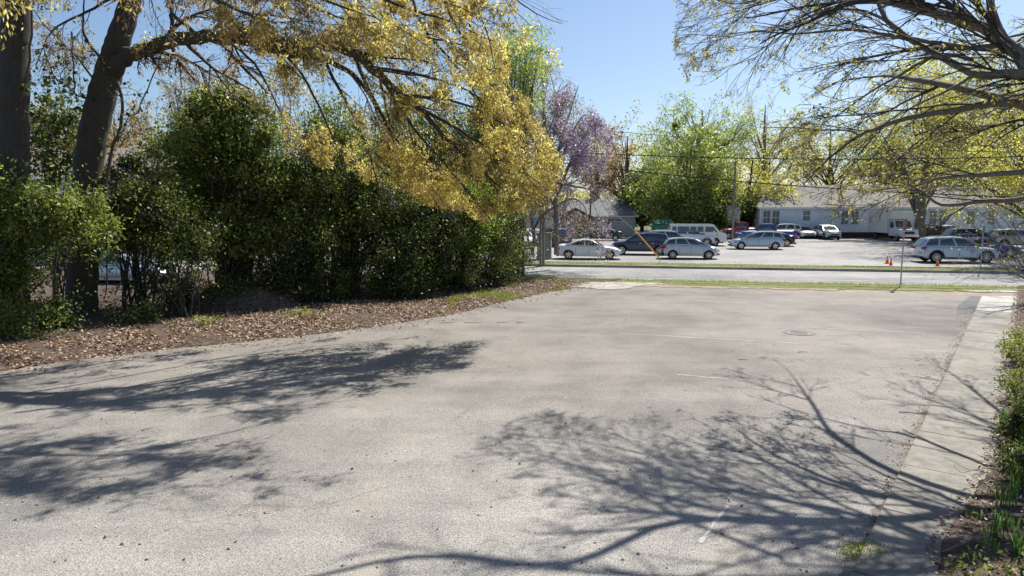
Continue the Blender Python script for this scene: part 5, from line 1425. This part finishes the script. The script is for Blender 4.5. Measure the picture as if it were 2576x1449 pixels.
wood_m = bark_mat('weathered_pole', (.10, .08, .065), (.26, .21, .17), 18, .4)
M['steel'] = plain('galvanised_steel', (.42, .43, .44), .45, .7, .15, 12)
def util_pole(base, h, r0, label, arm=False, lean=0):
    t = empty('utility_pole', base, 0, label, 'utility pole')
    MB().tube([(0, 0, -.2), (lean * .5, 0, h * .5), (lean, 0, h)], [r0, r0 * .85, r0 * .68], 14).build('pole', wood_m, t, 60)
    MB().tube([(-r0 * .2, -r0 - .03, 0), (-r0 * .2, -r0 * .86 - .03, 2.6)], .03, 6).build('conduit', M['steel'], t)
    for z in (h * .93, h * .80, h * .72):
        MB().tube([(lean * z / h, -r0 * .7, z), (lean * z / h, -r0 - .12, z)], .035, 6).build('insulator', M['plate'], t)
    if arm:
        MB().tube([(0, -.1, h - .5), (-1.2, -.3, h - .2), (-2.0, -.4, h - .25)], .035, 6).build('lamp_arm', M['steel'], t)
        MB().box((-2.3, -.4, h - .3), (.7, .3, .14)).build('lamp_head', M['plate'], t)
    return t
pb = GS(1626, 794, .1)
util_pole(pb, 9.6, .19, 'near utility pole beside the grey green cabinet and wisteria', lean=0.0)
pmid = GS(2197, 724, .06); util_pole(pmid, 8.4, .14, 'middle utility pole with a street lamp arm, behind the silver blue wagon', True)
pfar = GS(1795, 722, .06) + Vector((0, 8, 0)); util_pole(pfar, 9.5, .13, 'slim distant utility pole in front of the grey roofed house')
def wire(a, b2, sag, rad, label):
    pts = []
    for i in range(31):
        f = i / 30; p = a.lerp(b2, f); p = p - Vector((0, 0, sag * 4 * f * (1 - f))); pts.append(p)
    o = MB().tube(pts, rad, 5).build('power_line', M['blackplastic'])
    tag(o, label, 'wire', 'power lines along the road')
pe = PS(3500, 560, 37)
wire(Vector((pb.x, pb.y - .3, 8.9)), PS(3500, 455, 40), .55, .016, 'uppermost thin power line above the far lot')
wire(Vector((pb.x, pb.y - .3, 7.3)), PS(3500, 452, 38), .5, .028, 'middle thick power line crossing the green trees')
wire(Vector((pb.x, pb.y - .3, 6.7)), PS(3500, 600, 36), .55, .030, 'lowest thick cable sloping down to the right')
wire(Vector((pfar.x, pfar.y, 6.6)), Vector((pmid.x, pmid.y, 6.3)), .5, .02, 'pale service wire running to the middle utility pole')

# cabinet
cb = empty('utility_cabinet', GS(1634, 777, .1) + Vector((0, .5, 0)), R(-8), 'grey green metal utility cabinet right beside the near utility pole', 'cabinet')
cm = plain('grey_green_metal', (.20, .23, .21), .5, .1, .1, 3)
MB().box((0, 0, .08), (1.1, .7, .16)).build('plinth', M['apron'], cb)
MB().box((0, 0, .98), (1.0, .6, 1.64)).build('body', cm, cb)
MB().box((0, 0, 1.83), (1.06, .68, .07)).build('lid', cm, cb)
for sx in (-.245, .245): MB().box((sx, -.307, .95), (.46, .025, 1.45)).build('door', cm, cb)
MB().box((.05, -.33, 1.0), (.03, .03, .2)).build('handle', M['steel'], cb)

# leaning yellow guy guard
a = GS(1978, 791, .12); b2 = PS(1903, 690, a.y + .2)
gy_ = empty('guy_guard', a, 0, 'yellow orange plastic guy wire guard leaning over the far verge', 'guy guard')
MB().tube([(0, 0, .35), (b2.x - a.x, .15, b2.z - a.z)], [.045, .045], 8).build('guard', plain('guard_yellow', (.75, .36, .035), .5, var=.08), gy_)
MB().tube([(0.05, 0, -.05), (0, 0, .35)], .018, 6).build('anchor_rod', M['steel'], gy_)
mb = MB().tube([Vector((b2.x - a.x, .15, b2.z - a.z)), Vector((pb.x - a.x + .1, pb.y - a.y, 7.0))], .008, 4); mb.build('guy_wire', M['steel'], gy_)

# sign post seen edge-on and second post
def sign_post(base, h, label, signcol, sh=.6, face=R(80), nm='sign_post'):
    t = empty('sign_post', base, 0, label, 'sign')
    MB().box((0, 0, h / 2 - .1), (.055, .03, h + .2)).build('post', M['steel'], t)
    for k in range(12): MB().box((0, -.017, .4 + k * (h - 1) / 12), (.014, .006, .014)).build('bolt_hole', M['seam'], t)
    s = MB().box((0, -.025, h - sh / 2), (sh * .75, .006, sh), rz=face).build('sign_panel', signcol, t)
    return t
sb = GS(2701, 857, .05)
sign_post(sb, P(2265, 553, sb.y).z, 'thin sign post with its reddish panel edge on, at the near verge', plain('faded_sign_red', (.32, .10, .11), .5, var=.2), .55, R(83))
sb2 = GS(2940, 813, .11)
sign_post(sb2, 2.6, 'short grey sign post near the right end of the far verge', plain('sign_green', (.03, .22, .12), .5), .4, R(75))
# blue parking sign on the cream building
g = GS(1600, 735, .06); bs = empty('parking_sign', Vector((g.x, g.y, .06)), 0, 'small blue accessible parking sign on a post left of the utility pole', 'sign')
MB().box((0, 0, 1.1), (.05, .03, 2.3)).build('post', M['steel'], bs)
MB().box((0, -.03, 2.35), (.6, .01, .6)).build('sign_panel', plain('sign_blue', (.02, .28, .62), .5), bs)
mb = MB(); disc(mb, (.0, -.037, 2.28), .10, .14); mb.box((-.02, -.037, 2.44), (.05, .004, .22)); mb.box((-.02, -.037, 2.58), (.08, .004, .07)); mb.build('symbol', M['plate'], bs)

# traffic cones
om = plain('cone_orange', (.85, .12, .02), .5, var=.05)
def cone(base, lab, tilt=0, bag=False):
    t = empty('traffic_cone', base, 0, lab, 'traffic cone', 'orange cones in the far lot')
    t.rotation_euler = (0, tilt, 0)
    MB().box((0, 0, .02), (.30, .30, .04)).build('base', om, t)
    MB().tube([(0, 0, .03), (0, 0, .5)], [.11, .025], 16).build('cone', om, t, 60)
    MB().tube([(0, 0, .27), (0, 0, .36)], [.0675, .05], 16).build('collar', M['plate'], t, 60)
cone(GS(2672, 799, .064), 'orange cone standing in the far lot left of the big silver SUV')
cone(GS(2676, 793, .064) + Vector((0, .6, 0)), 'second orange cone just behind the left one')
cone(GS(2812, 799, .064), 'orange cone by the rear wheel of the big silver SUV')
# parking curb strip near the big SUV
strip('lot_kerb_walk', 17.5, 26.8, FL0 + VW - .35, FL0 + VW - .02, .16, M['apron'], 8, .12)

# manhole cover, drain, tyre, soil mound
mh = GS(2397, 998, .006)
t = empty('manhole_cover', mh, 0, 'round dark iron manhole cover set in the asphalt', 'manhole cover')
ir = plain('rusty_iron', (.12, .11, .10), .7, .3, .25, 20, .4)
MB().tube([(0, 0, -.03), (0, 0, .004)], .40, 36).build('cover', ir, t)
mb = MB()
for k in range(36):
    a1, a2 = 2 * pi * k / 36, 2 * pi * (k + 1) / 36; b_ = len(mb.v)
    for (rr_, z) in ((.415, .006), (.47, .006), (.48, -.02)):
        mb.v += [(rr_ * math.cos(a1), rr_ * math.sin(a1), z), (rr_ * math.cos(a2), rr_ * math.sin(a2), z)]
    mb.f += [(b_, b_ + 2, b_ + 3, b_ + 1), (b_ + 2, b_ + 4, b_ + 5, b_ + 3)]
mb.build('ring', ir, t)
for k in range(5):
    MB().box((0, -.28 + k * .14, .007), (.5 - .12 * abs(k - 2), .05, .008)).build('rib', ir, t)
g = G(1082, 738)
t = empty('tyre', g + Vector((0, 0, .14)), 0, 'black tyre lying flat at the foot of the hedge', 'tyre')
mb = MB(); nn, mm = 32, 12
for i in range(nn):
    A = 2 * pi * i / nn
    for j in range(mm):
        b_ = 2 * pi * j / mm; rr_ = .36 + .12 * math.cos(b_); mb.v.append((rr_ * math.cos(A), rr_ * math.sin(A), .12 * math.sin(b_) * (1.0)))
for i in range(nn):
    for j in range(mm): mb.f.append((i * mm + j, ((i + 1) % nn) * mm + j, ((i + 1) % nn) * mm + (j + 1) % mm, i * mm + (j + 1) % mm))
mb.build('carcass', M['tyre'], t, 180)
mb = MB()
for k in range(28):
    A = 2 * pi * k / 28; mb.box((.475 * math.cos(A), .475 * math.sin(A), 0), (.03, .05, .17), rz=A)
o = mb.build('tread', M['tyre'], t)
o['kind'] = 'stuff'

mc = G(575, 782); V = []; F = []
for i in range(41):
    for j in range(31):
        x = -2.6 + 5.2 * i / 40; y = -1.7 + 3.4 * j / 30
        e = (x / 2.35) ** 2 + (y / 1.5) ** 2
        h = .78 * max(0, 1 - e) ** .9 * (1 + .3 * mnoise.noise(Vector((x * .9, y, 5)))) + .10 * mnoise.noise(Vector((x * 2.4, y * 2.4, 1))) + .05 * mnoise.noise(Vector((x * 7, y * 7, 1)))
        V.append((x, y, h if e < 1.05 else -.15))
for i in range(40):
    for j in range(30): a = i * 31 + j; F.append([a, a + 31, a + 32, a + 1])
o = link('soil_mound', mesh_np('soil_mound', np.array(V), np.array(F)), M['mound'], smooth=180); o.location = (mc.x, mc.y + .9, .02)
tag(o, 'rounded heap of dark soil at the foot of the hedge', 'soil mound')
nl_ = 2600; ux = NR.uniform(-2.4, 2.4, nl_); uy = NR.uniform(-1.6, .6, nl_); ee = (ux / 2.35) ** 2 + (uy / 1.5) ** 2; kp = (ee < 1) & (NR.random(nl_) < .25 + ee * .7); ux, uy, ee = ux[kp], uy[kp], ee[kp]
zz_ = np.array([.78 * max(0, 1 - e_) ** .9 * (1 + .3 * mnoise.noise(Vector((a * .9, b_, 5)))) + .10 * mnoise.noise(Vector((a * 2.4, b_ * 2.4, 1))) for a, b_, e_ in zip(ux, uy, ee)]) + .03
MOUND_XY = (np.stack([ux + mc.x, uy + mc.y + .9], 1), zz_ + .02)
for (px, py, lb) in ((520, 820, 'small yellow green weed on the left foot of the soil mound'), (760, 800, 'small weed right of the soil mound'), (1228, 722, 'bright grass tuft near the end of the hedge')):
    g = G(px, py); t = empty('weed', g, 0, lb, 'plant'); n = 260
    p = NR.normal(size=(n, 3)) * np.array([.22, .16, .10]) + np.array([0, 0, .14]); leaves('weed_leaves', p, .10, M['olive'], t, up=.6, aspect=.35)

# ------------------------------------------------------------------ ground litter
def in_bed(n, amin=-.4, amax=6):
    out = []
    e = np.array(ELs)
    seglen = np.hypot(*(e[1:] - e[:-1]).T); cum = np.concatenate([[0], np.cumsum(seglen)])
    s = NR.uniform(0, cum[-1], n); i = np.clip(np.searchsorted(cum, s) - 1, 0, len(seglen) - 1); f = (s - cum[i]) / seglen[i]
    p = e[i] + (e[i + 1] - e[i]) * f[:, None]; d = (e[i + 1] - e[i]) / seglen[i][:, None]; nr = np.stack([-d[:, 1], d[:, 0]], 1)
    o = NR.random(n) ** .8 * (amax - amin) + amin
    return p + nr * o[:, None], o
def ground_leaves(name, xy, z, size, mat, label, lift=.03, **k):
    n = len(xy); pos = np.concatenate([xy, (z + NR.random(n) * lift)[:, None]], 1)
    a = NR.normal(size=(n, 3)); a[:, 2] *= .3; a /= np.linalg.norm(a, axis=1)[:, None]
    b_ = np.cross(a, np.tile([0, 0, 1.0], (n, 1)) + NR.normal(size=(n, 3)) * .35); b_ /= np.linalg.norm(b_, axis=1)[:, None]
    L = (size * (.5 + .9 * NR.random(n)))[:, None]
    curl = np.array([0, 0, 1.0]) * L * .22 * NR.random((n, 1))
    V = np.stack([pos, pos + a * L * .5 + b_ * L * .3 + curl, pos + a * L, pos + a * L * .5 - b_ * L * .3], 1).reshape(-1, 3)
    V[:, 2] = np.maximum(V[:, 2], np.repeat(z, 4) + .003)
    o = link(name, mesh_np(name, V, np.arange(4 * n).reshape(n, 4), np.repeat(NR.random(n), 4)), mat)
    tag(o, label, 'leaf litter', kind='stuff'); return o
xy, off = in_bed(80000, -.15, 5.5)
den = np.array([mnoise.noise(Vector((x * .5, y * .7, 11))) for x, y in xy]); kp = NR.random(len(xy)) < np.clip(.72 + den * 1.5 - .3 * (off < .15), .12, 1); xy, off = xy[kp], off[kp]
keep = road_off(xy[:, 0], xy[:, 1]) if False else np.array([road_off(x, y) < -.3 for x, y in xy])
xy, off = xy[keep], off[keep]
z = np.array([bed_height(x, y) for x, y in xy])
ground_leaves('leaf_litter', xy, z, .088, M['litter'], 'brown dead leaves carpeting the strip under the hedge')
ground_leaves('mound_leaves', MOUND_XY[0], MOUND_XY[1], .08, M['litter'], 'dead leaves scattered over the soil mound', .03)
xy, off = in_bed(1500, -1.0, .1); xy = xy[NR.random(len(xy)) < .6]
ground_leaves('stray_leaves', xy, np.full(len(xy), .004), .09, M['litter'], 'stray dead leaves blown onto the edge of the asphalt', .01)
# beside and on the walk
n = 22000; s_ = NR.uniform(-7, 30, n); e_ = np.array([bed_edge(a) for a in s_]); t_ = e_ - .12 + 4.2 * NR.random(n) ** 1.3
xy = np.array([[(SWb + SWd * a + SWn * b_).x, (SWb + SWd * a + SWn * b_).y] for a, b_ in zip(s_, t_)])
ground_leaves('mulch_leaves', xy, .035 + .13 * np.clip((t_ - e_) / .9, 0, 1), .055, M['litter'], 'curled dead leaves on the planting bed right of the sidewalk', .05)
jp = []
for k in range(150):
    s0_ = -6 + k * .2; jp.append(SWb + SWd * s0_ - SWn * max(.012, .06 + .16 * mnoise.noise(Vector((s0_ * .7, 0, 2))) + .10 * mnoise.noise(Vector((s0_ * 3.1, 0, 5)))))
jq = [SWb + SWd * (-6 + k * .2) + SWn * .01 for k in range(149, -1, -1)]
sheet('joint_dirt', jp + jq, soil_mat('grey_dirt', [(.3, (.10, .085, .07)), (.55, (.19, .165, .14)), (.75, (.28, .25, .215))], 4), .003)
n = 2600; s_ = NR.uniform(-6, 24, n); t_ = -np.abs(NR.normal(size=n)) * .16 + .03
clus = np.array([mnoise.noise(Vector((a * .9, 0, 0))) for a in s_]) > -.1
xy = np.array([[(SWb + SWd * a + SWn * b_).x, (SWb + SWd * a + SWn * b_).y] for a, b_ in zip(s_[clus], t_[clus])])
ground_leaves('joint_litter', xy, np.full(len(xy), .006), .035, M['litter'], 'crumbs of dead leaf along the joint between asphalt and sidewalk', .015)
# pebbles and twigs on the lot
def pebbles(name, n, smin, smax, label, mat, ymax=24):
    P0 = []
    while len(P0) < n:
        y = 6 + (ymax - 6) * rnd.random() ** 1.7; x = rnd.uniform(-.8, .6) * y
        if dist_lot(x, y) < -.4 and (Vector((x, y, 0)) - SWb).dot(SWn) < 0: P0.append((x, y, .004))
    base = np.array([[1, 0, 0], [-1, 0, 0], [0, 1, 0], [0, -1, 0], [0, 0, .8], [0, 0, -.4]], float)
    fc = np.array([[0, 2, 4], [2, 1, 4], [1, 3, 4], [3, 0, 4]])
    P0 = np.array(P0); s = smin + (smax - smin) * NR.random((n, 1, 1)) ** 3
    V = P0[:, None, :] + base[None] * s * (1 + .5 * NR.normal(size=(n, 6, 1)) * .6)
    F = (np.arange(n)[:, None, None] * 6 + fc[None]).reshape(-1, 3)
    o = link(name, mesh_np(name, V.reshape(-1, 3), F), mat); tag(o, label, 'gravel', kind='stuff')
pebbles('pebbles', 900, .005, .026, 'small dark stones and acorn bits scattered over the asphalt', plain('dark_pebble', (.07, .055, .045), .9, var=.3, scale=3))
pebbles('grit', 1800, .004, .014, 'pale grit scattered over the asphalt', plain('pale_grit', (.5, .47, .42), .9, var=.3, scale=3), 16)
for (px, py, L, a) in ((205, 1128, .35, .1), (560, 1120, .2, .4), (1175, 880, .5, .2), (1190, 812, .6, .1), (1265, 811, .4, .2), (1125, 812, .5, .1), (1310, 812, .3, 0), (2020, 886, .3, .1), (2300, 1040, .5, -.3), (1870, 905, .25, -.2)):
    g = G(px, py, .012); r = random.Random(px); pts = [g + Vector((L * (k / 4 - .5), a * L * (k / 4 - .5) + r.uniform(-.02, .02), r.uniform(0, .012))) for k in range(5)]
    MB().tube(pts, [.009, .008, .007, .006, .003], 5).build('fallen_twig', M['dead'])
    bpy.data.objects[-1] if False else None
tw = [o for o in bpy.data.objects if o.name.startswith('fallen_twig')]
nm = ['in the shadow of the leaning oak', 'on pale asphalt left of the middle', 'right of the long shadow tip', 'at the edge of the litter strip', 'right of three near the litter strip', 'leftmost by the litter strip', 'rightmost short piece near the litter', 'below the manhole cover', 'beside the tree shadow near the sidewalk', 'in the middle of the open asphalt']
for o, s_ in zip(tw, nm): tag(o, 'thin dry twig lying ' + s_, 'twig', 'twigs fallen on the lot')

# grass
def grass(name, pts, size, label, mat='grass', up=1.6, aspect=.14):
    o = leaves(name, np.array(pts), size, M[mat], None, 0, aspect, up); o['label'] = label; o['category'] = 'grass'
def strip_pts(n, s0, s1, o0, o1, z, thr=-.2):
    out = []
    s = NR.uniform(s0, s1, n); o_ = NR.uniform(o0, o1, n)
    for a, b_ in zip(s, o_):
        p = RP(a, b_, z)
        if mnoise.noise(Vector((p.x * .5, p.y * 1.2, 7))) > thr: out.append(tuple(p))
    return out
grass('verge_grass', strip_pts(26000, -20, 26.5, FL0 + .02, FL0 + VW - .05, .10), .085, 'short green grass on the far verge behind the kerb')
grass('verge_grass', strip_pts(14000, -5, 29.7, -1.3, -.1, .05, -.45), .085, 'bright grass on the near verge between road and lot')
grass('margin_grass', strip_pts(7000, 6, 21, -2.4, -1.3, .01, -.05), .06, 'thin dry grass creeping over the lot margin')
pts = []
for _ in range(26000):
    px = rnd.uniform(1130, 1420); py = rnd.uniform(698, 776); g = G(px, py)
    if dist_lot(g.x, g.y) > .1 and mnoise.noise(Vector((g.x * .5, g.y * .4, 2))) > .05 and road_off(g.x, g.y) < -.2: pts.append((g.x, g.y, bed_height(g.x, g.y)))
grass('wild_grass', pts, .10, 'patchy green grass among the litter near the end of the hedge')
pts = []
for _ in range(900):
    g = G(rnd.gauss(2180, 38), rnd.gauss(1388, 12)); pts.append((g.x, g.y, .0))
grass('joint_grass', pts, .045, 'dry grass tuft growing in the joint beside the sidewalk', up=1.0, aspect=.2)

# daffodil clumps
def clump(px, py, n, h, label):
    g = G(px, py, .08); t = empty('daffodil_clump', g, 0, label, 'plant', 'leafy bulb clumps in the planting bed')
    V = []; F = []; A = []
    for _ in range(n):
        a = rnd.uniform(0, 2 * pi); b0 = Vector((rnd.gauss(0, .05), rnd.gauss(0, .05), 0)); out = Vector((math.cos(a), math.sin(a), 0)); side = Vector((-out.y, out.x, 0))
        hh = h * rnd.uniform(.6, 1.1); ln = rnd.uniform(.05, .4); w = rnd.uniform(.007, .011); k = len(V); sh = rnd.random()
        for i in range(6):
            f = i / 5; c = b0 + out * (ln * hh * f * f) + Vector((0, 0, hh * f * (1 - .12 * f)))
            ww = w * (1 - .75 * f ** 3); V += [tuple(c - side * ww), tuple(c + side * ww)]; A += [sh, sh]
        for i in range(5): F.append([k + 2 * i, k + 2 * i + 1, k + 2 * i + 3, k + 2 * i + 2])
    o = link('strap_leaves', mesh_np('strap_leaves', np.array(V), np.array(F), A), M['strap'], t); o['kind'] = 'stuff'
for i, (px, py, n, h) in enumerate(((2524, 1063, 16, .34), (2560, 1050, 22, .42), (2512, 1315, 16, .22), (2535, 1330, 20, .24), (2480, 1345, 10, .2), (2500, 1350, 14, .22), (2565, 1400, 24, .36), (2530, 1270, 24, .36), (2560, 1240, 26, .42), (2500, 1250, 9, .2), (2575, 1120, 18, .4), (2495, 1380, 10, .2))):
    loc_ = ('nearest the far bend of the bed', 'tall and second from the far end', 'broad, low in the middle of the bed', 'right of the broad low one', 'small, nearest the sidewalk', 'behind the small one at the sidewalk', 'tall at the lower right corner', 'upright in the middle of the bed', 'tallest, at the right edge', 'thin, halfway along the bed', 'by the dark shrub', 'lowest small sprout')[i]
    clump(px, py, n, h, 'green strap leaved bulb clump, ' + loc_)
pts = []
for _ in range(9000):
    s_ = rnd.uniform(-4, 16); t_ = bed_edge(s_) + .12 + abs(rnd.gauss(0, .8)); p = SWb + SWd * s_ + SWn * t_
    if mnoise.noise(Vector((p.x * 1.3, p.y * 1.3, 3))) > .12: pts.append((p.x, p.y, .12 + rnd.uniform(0, .12)))
o = leaves('ground_cover', np.array(pts), .06, M['mid'], None, 0, .5, .5); o['label'] = 'tangled low ground cover spreading over the planting bed'; o['category'] = 'ground cover'
# shrubs of the planting bed
def bed_shrub(px, py, rad, h, n, mat, size, label, nm='azalea_shrub'):
    g = G(px, py, .08)
    shrub(nm, g, [(n, (g.x, g.y, h * .55), (rad, rad, h * .5), 30, .09)], M[mat], size, label, 'shrub', r_stem=.008, aspect=.45)
bed_shrub(2580, 915, .65, .9, 3600, 'olive', .06, 'small shrub with pale olive leaves at the far end of the planting bed')
bed_shrub(2575, 1000, .5, .6, 2600, 'mid', .05, 'low green shrub along the far part of the sidewalk edge')
bed_shrub(2585, 1110, .5, .8, 5200, 'dark', .055, 'dark shrub at the right edge behind the bulb clumps')
bed_shrub(2600, 1215, .42, .6, 5200, 'dark', .05, 'dark shrub at the lower right edge')
# bare shrub overhanging the walk, far right
def bare_shrub():
    r = random.Random(31); b_ = Vector((21.4, 27.2, 0)); t = empty('bare_shrub', b_, 0, 'bare crape myrtle whose grey shoots lean over the far end of the sidewalk', 'shrub')
    segs, tips = [], []
    prm = dict(steps=(10, 7, 5), bias=(Vector((-.02, 0, -.03)), Vector((-.01, 0, -.05))), jit=.12, kids=(6, 3), ang=(.3, .9), ratio=.5)
    for k in range(15):
        a = r.uniform(.6 * pi, 1.35 * pi) if k < 13 else r.uniform(0, 2 * pi); tl = r.uniform(.2, 1.1)
        d = Vector((math.cos(a) * math.sin(tl), math.sin(a) * math.sin(tl) * .6, math.cos(tl)))
        grow(segs, tips, Vector((0, 0, .5)), d, r.uniform(3, 5.6), .024, 0, prm, r)
    for k in range(4): segs.append((r.uniform(-.2, .2), r.uniform(-.2, .2), -.1, 0, 0, .55, .09, .07))
    seg_mesh('shoots', segs, M['right_bark'], t, 5)
    c = np.array(tips); leaves('red_shoots', c[NR.integers(0, len(c), 130)] + NR.normal(size=(130, 3)) * .05, .10, M['yell'], t, .2, .4)
bare_shrub()
# dry sticks on the bed
r = random.Random(4)
for k, (px, py, L) in enumerate(((2455, 1370, .9), (2490, 1200, .8), (2520, 1180, .7))):
    g = G(px, py, .12); segs, tips = [], []
    prm = dict(steps=(7, 5), bias=(Vector((0, 0, -.02)),), jit=.2, kids=(4,), ang=(.4, .9), ratio=.5)
    grow(segs, tips, Vector((.3, .2, .03)), Vector((-1, -.3, .15)), L, .009, 0, prm, r)
    t = seg_mesh('dry_stick', segs, M['dead'], None, 4); t.location = g
    tag(t, ('branched dry stick on the mulch at the lower end of the bed', 'pale dry stick poking over the sidewalk halfway along', 'dry stick above the halfway one')[k], 'stick')
for (a_, b_) in (((1560, 838), (2400, 886)), ((2010, 822), (2330, 838)), ((1700, 941), (1830, 953)), ((1760, 1365), (1835, 1265))):
    A_, B_ = G(*a_, .004), G(*b_, .004); n_ = Vector((-(B_ - A_).y, (B_ - A_).x, 0)).normalized() * .035
    up_ = [A_ + (B_ - A_) * (k / 24) + n_ * rn.uniform(.3, 1) for k in range(25)]; dn_ = [A_ + (B_ - A_) * (1 - k / 24) - n_ * rn.uniform(.3, 1) for k in range(25)]
    sheet('stall_line', up_ + dn_, LINEM)
# sealed asphalt patch beside the walk
q = [G(2470, 748), G(2448, 800), G(2400, 882), G(2418, 884), G(2436, 850)]
pa = [SWa - SWd * .1 - SWn * .02, SWa - SWd * 6.2 - SWn * .02, SWa - SWd * 6.3 - SWn * .5, SWa - SWd * 4.0 - SWn * .62, SWa - SWd * .1 - SWn * .4]
sheet('asphalt_patch', pa, M['tar'], .005)
bpy.context.view_layer.update()
